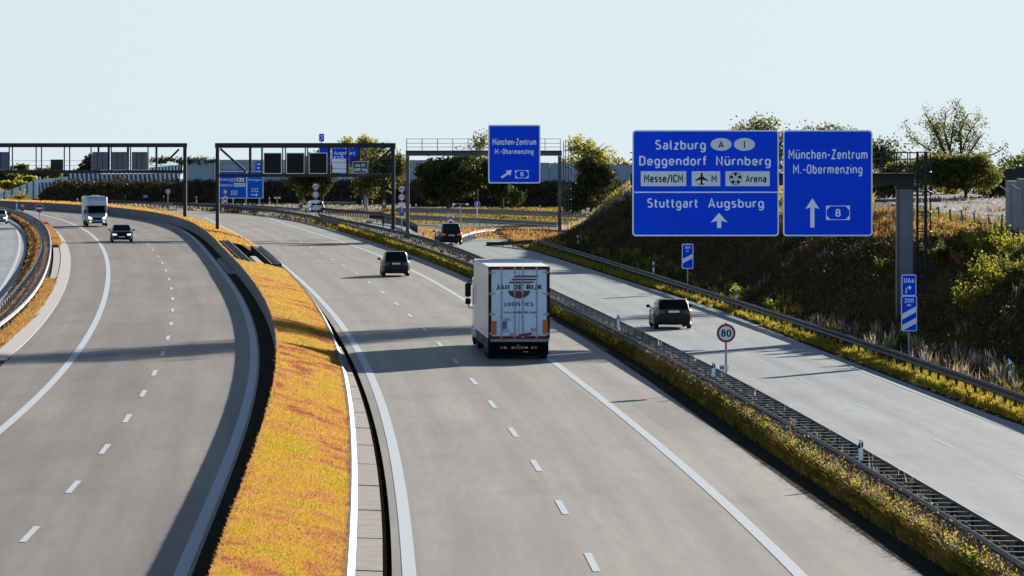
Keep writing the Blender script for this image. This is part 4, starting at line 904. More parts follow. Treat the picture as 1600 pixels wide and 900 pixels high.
def ground_sign():
    d = 690.0; t = thing('direction_sign', 'wide blue direction sign on four posts standing before the dark berm', 'road sign', (X(377, d), d, 0), 0, 'blue direction signs'); L = local(377, d)
    for px in (347, 364, 384, 405): MB().box(L(px, 0)[0]-.09, L(px, 0)[0]+.09, .05, .2, 0, L(0, 268)[1]).build('post', M_steel, t)
    sign_panel(t, L, 341, 385.6, 267.4, 310, -.02, M_blue2, 1.0, r=.08); sign_panel(t, L, 385.4, 411.4, 267.4, 310, -.021, M_blue2, 1.0, r=.08)
    m = MB(); f = -.04
    txt(m, L, 'Nürnberg', 343, 358.4, 278.4, 283.2, f); txt(m, L, 'München-Ost', 343, 363.6, 287.2, 291.2, f); txt(m, L, 'Stuttgart', 387.6, 408.6, 279, 283.6, f)
    motorway_box(m, L, 361.2, 370.6, 298, 304.4, '99', f, th=.6); motorway_box(m, L, 393.4, 403, 294, 300, '8', f, th=.6); motorway_box(m, L, 360.4, 367.4, 279, 283.4, '9', f, th=.6)
    pol(m, L, [(392, 303.6), (400, 303.6), (400, 301.8), (403.6, 304.4), (400, 307), (400, 305.2), (392, 305.2)], f)
    rect(m, L, 369.4, 381.4, 278, 283.6, f); rect(m, L, 365.6, 383.2, 286, 291.6, f); m.build('lettering', M_signw, t)
    m = MB(); txt(m, L, 'Messe/ICM', 367, 381.8, 287.2, 290.6, f-.006); cx, cy = 373, 280.8
    pol(m, L, [(cx, cy-2), (cx-2.4, cy+1), (cx-.5, cy+.6), (cx, cy+2.2), (cx+.5, cy+.6), (cx+2.4, cy+1)], f-.006); txt(m, L, 'M', 377, 379.4, 279.4, 282.6, f-.006); m.build('black_lettering', M_black, t)
    s = thing('exit_number_sign', 'small blue plate standing on top of the wide ground-mounted direction sign', 'road sign', (X(404, d), d, L(0, 267)[1])); L3 = lambda px, py: (X(px, d)-X(404, d), Z(py, d)-s.location.z)
    m = MB(); panel(m, L3, 400, 408.4, 252.6, 266.8, .05, 0, 0, .05); m.build('panel', M_blue2, s)
    m = MB(); rect(m, L3, 401.6, 406.6, 255.4, 257.4, -.01); pol(m, L3, [(402, 264), (402, 261.6), (404, 261.6), (404, 260.4), (406.6, 262.2), (404, 264)], -.01); m.build('lettering', M_signw, s)
ground_sign()

# ---- small signs standing along the far roads
def small_posts():
    def limit_pair(px, y1, y2, yb, lab, plate, blue, r=5.6, zt=None):
        x, d = W(px, yb); t = thing('speed_limit_sign', lab, 'road sign', (x, d, 0)); L = lambda a, b: (X(a, d)-x, Z(b, d))
        MB().tube([(0, .05, 0), (0, .05, Z(y1-4, d))], .05).build('post', M_steel, t)
        limit_disc(t, 0, Z(y1, d), '60', r*d/F); limit_disc(t, 0, Z(y2, d), '4,5', r*d/F)
        m = MB(); panel(m, L, px-plate, px+plate, y2+8.5, y2+13.5, 0, -.03, 0, .03); m.build('info_plate', M_signgrey, t)
        if blue: m = MB(); panel(m, L, px-3.6, px+3.6, blue, blue+6, 0, -.03, 0, .03); m.build('blue_plate', M_blue2, t)
    limit_pair(493.2, 291.4, 304.2, 342, 'two stacked limit signs 60 and 4.5 on a white post before the white car', 5.6, 0)
    limit_pair(627.6, 295.2, 308.2, 360, 'stacked limit signs 60 and 4.5 between two gantry posts, blue plate below', 5.6, 331.5)
    # chevron beacons
    def beacon(px, y0, y1, yb, w_, lab, disc=None):
        x, d = W(px, yb); t = thing('chevron_beacon', lab, 'road sign', (x, d, 0)); L = lambda a, b: (X(a, d)-x, Z(b, d))
        MB().tube([(0, .05, 0), (0, .05, Z(y0 if not disc else disc, d))], .05).build('post', M_steel, t)
        m = MB(); panel(m, L, px-w_, px+w_, y0, y1, .03, 0, 0, .03); m.build('panel', M_signw, t); m = MB(); h_ = (y1-y0)
        for k_ in (.12, .62): 
            yy = y0+h_*k_; q = h_*.26
            pol(m, L, [(px-w_, yy+q), (px, yy), (px+w_, yy+q), (px+w_, min(yy+q*1.9, y1)), (px, yy+q*.9), (px-w_, min(yy+q*1.9, y1))], -.008)
        m.build('chevrons', M_red, t)
        if disc:
            m = MB(); m.disc(0, Z(disc, d), 4.0*d/F, -.02, 0); m.build('disc', M_signgrey, t); m = MB(); m.ring(0, Z(disc, d), 2.6*d/F, 3.9*d/F, -.026); m.build('red_ring', M_red, t)
    beacon(704.2, 336, 350.5, 357, 5.4, 'red and white chevron beacon at the gore behind the dark van')
    beacon(351.8, 307.4, 319.4, 324, 3.6, 'red and white chevron beacon with a round sign above, before the ground-mounted blue sign', 299.6)
    # blue round signs
    def blue_disc(px, yc, r, yb, lab, dx=0):
        x, d = W(px, yb); t = thing('direction_disc', lab, 'road sign', (x, d, 0)); L = lambda a, b: (X(a, d)-x, Z(b, d))
        MB().tube([(0, .05, 0), (0, .05, Z(yc-r, d))], .055).build('post', M_signgrey, t)
        m = MB(); m.disc(0, Z(yc, d), r*d/F, -.02, .01); m.build('disc', M_signw, t); m = MB(); m.disc(0, Z(yc, d), r*.92*d/F, -.03, -.021); m.build('sign_face', M_blue2, t)
        m = MB(); q = r*.5; pol(m, L, [(px, yc-r*.7), (px-q, yc-.1*r), (px-q*.3, yc-.2*r), (px-q*.3, yc+r*.65), (px+q*.3, yc+r*.65), (px+q*.3, yc-.2*r), (px+q, yc-.1*r)], -.036); m.build('arrow', M_signw, t)
    blue_disc(745.6, 319, 4.6, 352, 'round blue sign with white up arrow on a tall white post near the crossing rails')
    blue_disc(145, 303.4, 4.2, 317, 'round blue sign rising just above the camper van roof')
    blue_disc(227.4, 309.2, 4.4, 319, 'round blue arrow sign under the white warning triangle')
    blue_disc(219.2, 313.2, 3.6, 318.5, 'lower round blue arrow sign under the give-way triangle')
    def tri(px, yc, r, yb, up, lab):
        x, d = W(px, yb); t = thing('warning_sign', lab, 'road sign', (x, d, 0)); L = lambda a, b: (X(a, d)-x, Z(b, d)); s = 1 if up else -1
        MB().tube([(0, .08, 0), (0, .08, Z(yc, d))], .05).build('post', M_signgrey, t)
        def tr(q): return [L(px, yc-s*q), L(px-s*q*.9, yc+s*q*.6), L(px+s*q*.9, yc+s*q*.6)]
        MB().prism(tr(r), -.0, .03).build('panel', M_red, t); MB().prism(tr(r*.66), -.012, -.003).build('sign_face', M_signw, t)
        if up: MB().prism([L(px-.6, yc-1.2), L(px-.9, yc+1.6), L(px+.9, yc+1.6), L(px+.6, yc-1.2)], -.02, -.014).build('symbol', M_black, t)
    tri(219.2, 304.2, 4.6, 318, False, 'white and red give-way triangle pointing down, left of the warning triangle')
    tri(227.4, 301.4, 4.8, 318, True, 'white warning triangle pointing up, left of the left gantry post')
    x, d = W(262.4, 320); t = thing('speed_limit_sign', 'single round limit sign on a pale post just left of the left gantry post', 'road sign', (x, d, 0))
    MB().tube([(0, .05, 0), (0, .05, Z(296, d))], .055).build('post', M_signgrey, t); limit_disc(t, 0, Z(299.4, d), '60', 4.3*d/F)
    # no entry
    x, d = W(61.5, 356); t = thing('no_entry_sign', 'round red no entry sign on a thin post between the left roads', 'road sign', (x, d, 0))
    MB().tube([(0, .05, 0), (0, .05, Z(320, d))], .045).build('post', M_signgrey, t); m = MB(); m.disc(0, Z(325.4, d), 6.9*d/F, -.02, .01); m.build('disc', M_signw, t)
    m = MB(); m.disc(0, Z(325.4, d), 6.4*d/F, -.03, -.021); m.build('sign_face', M_red, t); m = MB().box(-4.4*d/F, 4.4*d/F, -.038, -.031, Z(326.5, d), Z(324.3, d)); m.build('bar', M_signw, t)
    # brown-red panels on posts
    for px, y0, y1, yb, lab in ((34.8, 315.6, 330, 336, 'narrow red-brown panel on a post at the bend of the left rails'), (470, 312.2, 326, 330, 'narrow red-brown panel on a post left of the stacked limit signs'), (600, 312.6, 326, 338, 'narrow red-brown panel on a post right of the far grey sign column'), (176, 302.8, 310.6, 318, 'tiny red-brown panel behind the camper van')):
        x, d = W(px, yb); t = thing('marker_panel', lab, 'road sign', (x, d, 0), 0, 'red-brown marker panels'); w_ = 2.7 if px != 176 else 2
        L = lambda a, b: (X(a, d)-x, Z(b, d))
        MB().tube([(0, .05, 0), (0, .05, Z(y0, d))], .05).build('post', mat('rust_post', (.14, .05, .03), .7), t)
        m = MB(); panel(m, L, px-w_, px+w_, y0, y1, .03, 0, 0, .03); m.build('panel', mat('rust_panel', (.22, .07, .05), .6), t)
        m = MB(); m.disc(0, Z(y0+(y1-y0)*.42, d), w_*.62*d/F, -.02, -.004); m.build('disc', M_signgrey, t)
    # T-shaped sensor poles
    for px, yt, yb, w_, lab in ((719.4, 318.6, 356, 12.5, 'thin pole with a crossbar of two sensors, right of the chevron beacon'), (433, 308.6, 322, 3.4, 'short T-shaped pole in front of the dark berm')):
        x, d = W(px, yb); t = thing('sensor_pole', lab, 'sensor pole', (x, d, 0)); zt = Z(yt, d); q = w_*d/F
        MB().tube([(0, 0, 0), (0, 0, zt)], [.07, .045]).build('pole', M_steel, t); MB().bar((-q, 0, zt), (q, 0, zt), .06).build('crossbar', M_steel, t)
        for s in (-1, 1): MB().box(s*q*.85-.14, s*q*.85+.14, -.12, .12, zt-.16, zt+.06, ch=.03).build('sensor', M_signgrey, t)
    x, d = W(615, 357); t = thing('gantry_number_plate', 'tiny blue plate with white characters at the foot of the portal gantry', 'plate', (x, d-1, 0)); q = d/F
    MB().box(-4.5*q, 4.8*q, 0, .03, Z(357.6, d), Z(353.6, d)).build('panel', M_blue2, t); MB().box(-.04, .04, .04, .08, 0, Z(354, d)).build('post', M_steel, t)
    MB().box(-1.4*q, 1.4*q, -.012, -.004, Z(356.6, d), Z(354.6, d)).build('lettering', M_signw, t)
    x, d = W(599, 359); t = thing('cabinet', 'slim dark marker box on a stem among pale flowers, left of the portal gantry foot', 'cabinet', (x, d, 0)); MB().box(-.14, .14, -.1, .1, Z(350, d), Z(342, d), ch=.03).build('case', M_dark, t); MB().box(-.05, .05, -.05, .05, 0, Z(350, d)).build('stem', M_dark, t)
small_posts()
# ------------------------------------------------------------ vehicles (built facing +y, wheels on z = 0)
def lerp_tab(tab, y):
    if y <= tab[0][0]: return tab[0][1:]
    for a, b in zip(tab, tab[1:]):
        if y <= b[0]:
            t = (y-a[0])/(b[0]-a[0]); return [p+(q-p)*t for p, q in zip(a[1:], b[1:])]
    return tab[-1][1:]
def wheel_part(t, x, y, r, w_=.22):
    s = 1 if x > 0 else -1
    wb = MB(); n = 24
    P = [(-w_/2, r*.72), (-w_/2+.02, r*.96), (-w_/2+.05, r), (w_/2-.05, r), (w_/2-.02, r*.96), (w_/2, r*.72)]
    vs = [(a, b*math.cos(2*math.pi*k/n), b*math.sin(2*math.pi*k/n)) for k in range(n) for a, b in P]; m_ = len(P)
    fs = [(k*m_+i, k*m_+i+1, ((k+1) % n)*m_+i+1, ((k+1) % n)*m_+i) for k in range(n) for i in range(m_-1)]
    wb.add(vs, fs); o = wb.build('wheel', M_tyre, t, smooth=True); o.location = (x, y, r)
    rb = MB(); vs = [(s*(w_/2-.03), .0, 0)]+[(s*(w_/2-.015), r*.72*math.cos(2*math.pi*k/20), r*.72*math.sin(2*math.pi*k/20)) for k in range(20)]+[(-s*(w_/2-.02), r*.72*math.cos(2*math.pi*k/20), r*.72*math.sin(2*math.pi*k/20)) for k in range(20)]
    rb.add(vs, [(0, 1+k, 1+(k+1) % 20) for k in range(20)], 0); rb.add(vs, [tuple(range(21, 41))], 1)
    for k in range(5):
        a = 2*math.pi*k/5; rb.bar((s*(w_/2), .05*math.cos(a), .05*math.sin(a)), (s*(w_/2), r*.68*math.cos(a), r*.68*math.sin(a)), .05, .03, 0)
    rb.build('rim', [M_rim, M_tyre], o)
    return o
def car(label, px, py, paint, w=1.82, h=1.46, Ln=4.4, kind='hatch', toward=False, hd=0.0, cat='car', group='cars on the motorway', lit=False, name='car', glow=False, belt=.92, plate=True):
    x, d = W(px, py); t = thing(name, label, cat, (x, d, .016), hd+(math.pi if toward else 0), group)
    y0 = 0.0 if not toward else -Ln       # y0: rear end.  origin sits at the end that faces the camera
    ro = h; hw = w/2; r = .33 if h < 1.6 else .35; wf, wr_ = Ln-.85, .82
    hood = belt-.02
    if kind == 'sedan': top = [(0, .78), (.08, .98), (.95, 1.02), (Ln-1.15, .99), (Ln-.35, .86), (Ln-.06, .66), (Ln, .52)]; gh = (.55, 1.35, Ln-2.15, Ln-1.25)
    elif kind == 'van': top = [(0, .9), (.05, belt+.06), (Ln-.95, belt+.02), (Ln-.25, belt-.14), (Ln-.04, .66), (Ln, .5)]; gh = (.04, .30, Ln-1.75, Ln-.78)
    else: top = [(0, .8), (.05, belt+.04), (Ln-1.2, belt+.02), (Ln-.35, belt-.12), (Ln-.05, .66), (Ln, .5)]; gh = (.10, .48, Ln-2.05, Ln-1.12)
    st = sorted(set([0, .05, .15, .4]+[wr_+k for k in (-.46, -.40, -.33, -.22, 0, .22, .33, .40, .46)]+[Ln/2-.3, Ln/2+.3]+[wf+k for k in (-.46, -.40, -.33, -.22, 0, .22, .33, .40, .46)]+[Ln-.12, Ln-.04, Ln]))
    vs = []; fs = []
    for y in st:
        zt = lerp_tab(top, y)[0]; sill = .20 if y > .06 and y < Ln-.05 else .30
        for wc in (wf, wr_):
            if abs(y-wc) < .41: sill = max(sill, .03+math.sqrt(max(.41**2-(y-wc)**2, 0))+.27 if abs(y-wc) < .40 else .30)
        sill = min(sill, zt-.12)
        e = 1-.13*(1-sm(0, .45, y))-.19*sm(Ln-.7, Ln, y)
        zs = min(sill+.12, zt-.08); P = [(.80*e, sill), (.975*e, sill+.02), (1.0*e, zs+.04*(zt-zs)), (1.0*e, zs+.55*(zt-zs)), (.95*e, zt-.05), (.80*e, zt-.005), (0, zt+.02)]
        ring = [(p*hw, z) for p, z in P]+[(-p*hw, z) for p, z in P[-2::-1]]
        vs += [(a, y0+y, z) for a, z in ring]
    n = 13
    for i in range(len(st)-1): fs += [(i*n+k, i*n+k+1, (i+1)*n+k+1, (i+1)*n+k) for k in range(n-1)]+[(i*n+n-1, i*n, (i+1)*n, (i+1)*n+n-1)]
    fs += [tuple(range(n-1, -1, -1)), tuple((len(st)-1)*n+k for k in range(n))]
    fs = [tuple(reversed(f)) for f in fs]
    MB().add(vs, fs).build('body', paint, t, smooth=False, bevel=.015)
    # greenhouse
    ra, rb_, fb, fa = gh; b0 = lerp_tab(top, ra)[0]-.02; b1 = lerp_tab(top, fa)[0]-.02
    wb, wt = hw*.90, hw*.70
    def ghs(k_, z_, wi, mid):    # rows: bottom rear..front
        return None
    rows = [(ra, b0, fa, b1, wb*.97), (ra+(rb_-ra)*.55, b0+(ro-b0)*.6, fa-(fa-fb)*.6, b1+(ro-b1)*.6, wb*.6+wt*.4), (rb_-.03, ro-.055, fb+.08, ro-.07, wt+.035), (rb_+.09, ro-.012, fb-.05, ro-.015, wt-.08)]
    vs = []
    for (ya, za, yb, zb_, ww) in rows:
        for f_ in (0, .12, .5, .85, 1):
            y = ya+(yb-ya)*f_; z = za+(zb_-za)*f_+(.02*math.sin(math.pi*f_) if za > b0+.2 else 0)
            wq = ww*(.93 if f_ in (0, 1) else 1)
            vs += [(-wq, y0+y, z), (wq, y0+y, z)]
    fs = []; m_ = 10
    for r_i in range(3):
        a = r_i*m_; b = (r_i+1)*m_
        for k in range(4): fs += [(a+2*k, b+2*k, b+2*k+2, a+2*k+2), (a+2*k+1, a+2*k+3, b+2*k+3, b+2*k+1)]
        fs += [(a, a+1, b+1, b), (a+8, b+8, b+9, a+9)]
    a = 3*m_; fs += [(a+2*k, a+2*k+1, a+2*k+3, a+2*k+2) for k in range(4)]
    MB().add(vs, fs).build('cabin', paint, t, bevel=.02)
    def glass(name, P, eps=.012):
        c = sum((Vector(p) for p in P), Vector())/4; nn = (Vector(P[1])-Vector(P[0])).cross(Vector(P[2])-Vector(P[0])).normalized()
        if nn.dot(c-Vector((0, y0+(ra+fa)/2, .9))) < 0: nn = -nn
        MB().add([Vector(p)+nn*eps for p in P]+[Vector(p)+nn*.003 for p in P], [(0, 1, 2, 3), (7, 6, 5, 4), (0, 4, 5, 1), (1, 5, 6, 2), (2, 6, 7, 3), (3, 7, 4, 0)]).build(name, M_glass, t)
    def row(u):      # interpolated greenhouse outline at height fraction u
        u = min(u, 1); k = 0 if u < .6 else 1; f_ = u/.6 if k == 0 else (u-.6)/.4
        A, B = rows[k], rows[k+1]; return [p+(q-p)*f_ for p, q in zip(A, B)]
    lo, hi_ = row(.10), row(.90)
    glass('rear_window', [(-lo[4]*.84, y0+lo[0], lo[1]), (lo[4]*.84, y0+lo[0], lo[1]), (hi_[4]*.80, y0+hi_[0], hi_[1]), (-hi_[4]*.80, y0+hi_[0], hi_[1])], .03)
    glass('windscreen', [(-lo[4]*.87, y0+lo[2], lo[3]), (lo[4]*.87, y0+lo[2], lo[3]), (hi_[4]*.85, y0+hi_[2], hi_[3]), (-hi_[4]*.85, y0+hi_[2], hi_[3])], .03)
    for s in (-1, 1):
        for fa_, fb_ in ((.10, .34), (.37, .62), (.65, .90)):
            P = []
            for q, f_ in ((lo, fa_), (lo, fb_), (hi_, fb_ if fb_ < .7 else .84), (hi_, fa_ if fa_ > .2 else .16)): P.append((s*(q[4]), y0+q[0]+(q[2]-q[0])*f_, q[1]+(q[3]-q[1])*f_))
            glass('side_window', P, .016)
    # wheels
    for s in (-1, 1):
        for yy in (wf, wr_): wheel_part(t, s*(hw-.115), y0+yy, r)
        # door mirrors
        m = MB(); ym = y0+gh[3]-.32; m.box(min(s*(hw+.02), s*(hw+.2)), max(s*(hw+.02), s*(hw+.2)), ym, ym+.12, belt+.02, belt+.16, ch=.03); m.bar((s*(hw*.9), ym+.06, belt), (s*(hw+.06), ym+.06, belt+.05), .05); m.build('mirror', M_plastic, t)
        # lights
        m = MB(); zl = .80 if kind != 'van' else .86; yb = y0-.012
        m.add([(s*hw*.86, yb+.0, zl-.09), (s*hw*.50, yb-.0, zl-.05), (s*hw*.50, yb, zl+.05), (s*hw*.80, yb, zl+.13), (s*hw*.905, yb+.22, zl-.07), (s*hw*.86, yb+.25, zl+.13), (s*hw*.5, yb+.08, zl+.0)], [(0, 1, 2, 3), (0, 3, 5, 4), (1, 6, 2)])
        m.build('tail_light', M_taill if lit else M_tail, t)
        m = MB(); yf = y0+Ln+.014; zl = .64
        m.add([(s*hw*.78, yf-.05, zl-.07), (s*hw*.46, yf, zl-.04), (s*hw*.48, yf-.02, zl+.05), (s*hw*.80, yf-.14, zl+.09), (s*hw*.83, yf-.25, zl+.10), (s*hw*.83, yf-.2, zl-.03)], [(0, 1, 2, 3), (0, 3, 4, 5)])
        m.build('headlight', M_head if (glow or toward) else M_signgrey, t)
    # bumpers, plate, grille
    m = MB(); m.box(-hw*.80, hw*.80, y0-.035, y0+.1, .27, .47, ch=.03); m.build('rear_bumper', M_plastic, t)
    m = MB(); m.box(-hw*.66, hw*.66, y0+Ln-.1, y0+Ln+.03, .24, .40, ch=.02); m.box(-hw*.40, hw*.40, y0+Ln-.1, y0+Ln+.022, .42, .62, ch=.02); m.build('grille', M_black, t)
    if plate:
        zp = .84 if kind == 'hatch' else .80
        m = MB(); m.box(-.26, .26, y0-.03, y0-.018, zp-.055, zp+.055)if not toward else m.box(-.26, .26, y0+Ln+.032, y0+Ln+.045, .40, .51); m.build('number_plate', M_plate, t)
    m = MB(); m.box(-.35, .05, y0+lo[0]-.05, y0+lo[0]-.03, lo[1]+.03, lo[1]+.05); m.build('rear_wiper', M_plastic, t)
    m = MB(); m.tube([(0, y0+gh[1]+.35, ro-.02), (0, y0+gh[1]+.22, ro+.09)], .012, n=5); m.build('roof_aerial', M_plastic, t)
    m = MB(); m.box(-hw*.6, hw*.6, y0+.25, y0+Ln-.3, .2, .34); m.build('underbody', M_plastic, t)
    return t
P_black = mat('car_paint_black', (.003, .003, .003), .35, 0, coat=.25, spec=.15)
P_dark = mat('car_paint_anthracite', (.008, .009, .010), .3, 0, coat=.5, spec=.3)
P_silver = mat('car_paint_silver', (.42, .44, .46), .3, .5, coat=.8)
P_white = mat('car_paint_white', (.62, .64, .66), .3, 0, coat=.8)
hM = lambda d: math.atan(-cMd.slope(d)); hL = lambda d: math.atan(-cLd.slope(d)); hR = lambda d: math.atan(-cB.slope(d))
car('black SUV driving ahead of the truck on the middle road', 619.2, 432.4, P_black, 1.80, 1.62, 4.4, 'hatch', hd=hM(355), belt=1.0)
car('dark hatchback alone on the right road near the 80 speed sign', 1053, 514.8, P_black, 1.80, 1.42, 4.3, 'hatch', hd=hR(261), belt=.93)
car('black people carrier with a pale left side at the junction behind the chevron beacon', 705.5, 383, P_black, 1.92, 1.78, 4.8, 'van', hd=hR(450)+.04, cat='van', lit=True, name='people_carrier', belt=1.0)
car('white estate car half hidden behind the stacked limit signs', 495.5, 335, P_white, 1.8, 1.52, 4.5, 'van', hd=.16, belt=.95)
car('dark saloon with headlights on, coming towards the camera ahead of the camper van', 190.5, 378.6, P_dark, 1.86, 1.46, 4.7, 'sedan', toward=True, hd=hL(464), glow=True, belt=.93)
car('silver saloon cut off by the left picture edge', -1.6, 350.4, P_silver, 1.84, 1.44, 4.6, 'sedan', toward=True, hd=.12, glow=True, belt=.92)

def camper():
    x, d = W(152, 354.2); t = thing('camper_van', 'white camper van with an overhanging cab roof approaching on the left carriageway', 'camper van', (x, d, .016), math.pi+hL(d)+.03, None)
    Ln = 6.6; y0 = -Ln; f = 0.0     # front at y = 0
    wh = mat('camper_shell', (.52, .54, .56), .4, 0, coat=.3)
    MB().prism([(-1.12, .55), (1.12, .55), (1.14, .7), (1.14, 2.86), (1.06, 2.96), (-1.06, 2.96), (-1.14, 2.86), (-1.14, .7)], y0, -1.7).build('living_box', wh, t, bevel=.03)
    # overcab nose
    m = MB(); s = [(-1.12, 2.05, 2.92), (-.55, 2.02, 2.84)]
    v = []
    for y, za, zb, ww in ((-1.72, 2.02, 2.95, 1.12), (-1.0, 2.02, 2.92, 1.10), (-.62, 2.05, 2.74, 1.02), (-.42, 2.14, 2.5, .92)): v += [(-ww, y, za), (ww, y, za), (ww*.97, y, zb), (-ww*.97, y, zb)]
    m.add(v, [(i*4+k, i*4+(k+1) % 4, (i+1)*4+(k+1) % 4, (i+1)*4+k)[::-1] for i in range(3) for k in range(4)]+[(12, 13, 14, 15), (3, 2, 1, 0)]); m.build('overcab', wh, t, bevel=.04)
    m = MB(); v = []
    for y, za, zb, ww, wt in ((-2.0, .35, 2.0, 1.02, .88), (-1.55, .35, 2.0, 1.02, .86), (-.72, .33, 1.30, 1.0, .9), (-.22, .32, 1.10, .96, .84), (-.05, .34, .86, .88, .76), (0, .36, .70, .80, .74)): v += [(-ww, y, za), (ww, y, za), (ww, y, min(zb, 1.25)-.1), (wt, y, zb), (-wt, y, zb), (-ww, y, min(zb, 1.25)-.1)]
    m.add(v, [(i*6+k, i*6+(k+1) % 6, (i+1)*6+(k+1) % 6, (i+1)*6+k)[::-1] for i in range(5) for k in range(6)]+[tuple(range(30, 36))]); m.build('cab', mat('camper_cab_paint', (.42, .47, .52), .3, .3, coat=.7), t, bevel=.03)
    m = MB(); m.add([(-.86, -.72+.02, 1.31), (.86, -.70, 1.31), (.80, -1.42, 1.98), (-.80, -1.42, 1.98)], [(0, 1, 2, 3)]); m.v = [(a, b+.03, c+.03) for a, b, c in m.v]; m.build('windscreen', M_glass, t)
    for s in (-1, 1):
        m = MB(); P = [(s*1.0, -.85, 1.28), (s*1.0, -1.6, 1.28), (s*.9, -1.6, 1.92), (s*.9, -1.35, 1.92)]; m.add([(a+s*.02, b, c) for a, b, c in P], [(0, 1, 2, 3)]); m.build('side_window', M_glass, t)
        m = MB(); m.add([(s*.84, .012-.02, .72), (s*.50, .03, .74), (s*.56, .0, .90), (s*.88, -.14, 1.04)], [(0, 1, 2, 3)]); m.build('headlight', M_head, t)
        m = MB(); m.disc(s*.66, .50, .07, .012, .03); m.v = [(a, .04, c) for a, b, c in m.v]; m.build('fog_lamp', M_head, t)
        m = MB(); m.box(min(s*1.08, s*1.28), max(s*1.08, s*1.28), -.95, -.80, 1.30, 1.66, ch=.04); m.bar((s*1.0, -.88, 1.3), (s*1.12, -.88, 1.4), .05); m.build('mirror', M_plastic, t)
        for yy in (-.95, -4.7): wheel_part(t, s*.93, yy, .34, .24)
    m = MB(); m.box(-.44, .44, -.02, .035, .66, .88, ch=.03); m.box(-.7, .7, -.02, .03, .36, .48, ch=.02); m.build('grille', M_black, t)
    m = MB(); m.box(-.9, .9, -.1, .02, .50, .60, ch=.02); m.build('bumper', mat('camper_bumper', (.14, .15, .16), .5), t)
    m = MB(); m.add([(-.8, -.60, 2.34), (.8, -.60, 2.34), (.74, -.73, 2.56), (-.74, -.73, 2.56)], [(0, 1, 2, 3)]); m.v = [(a, b+.10, c+.02) for a, b, c in m.v]; m.build('overcab_stripe', M_blue2, t)
    MB().box(-.42, .42, -3.2, -2.3, 2.965, 3.08, ch=.03).build('roof_hatch', M_signgrey, t)
    MB().box(-1.0, 1.0, y0+.2, -.5, .3, .56).build('chassis', M_black, t)
camper()

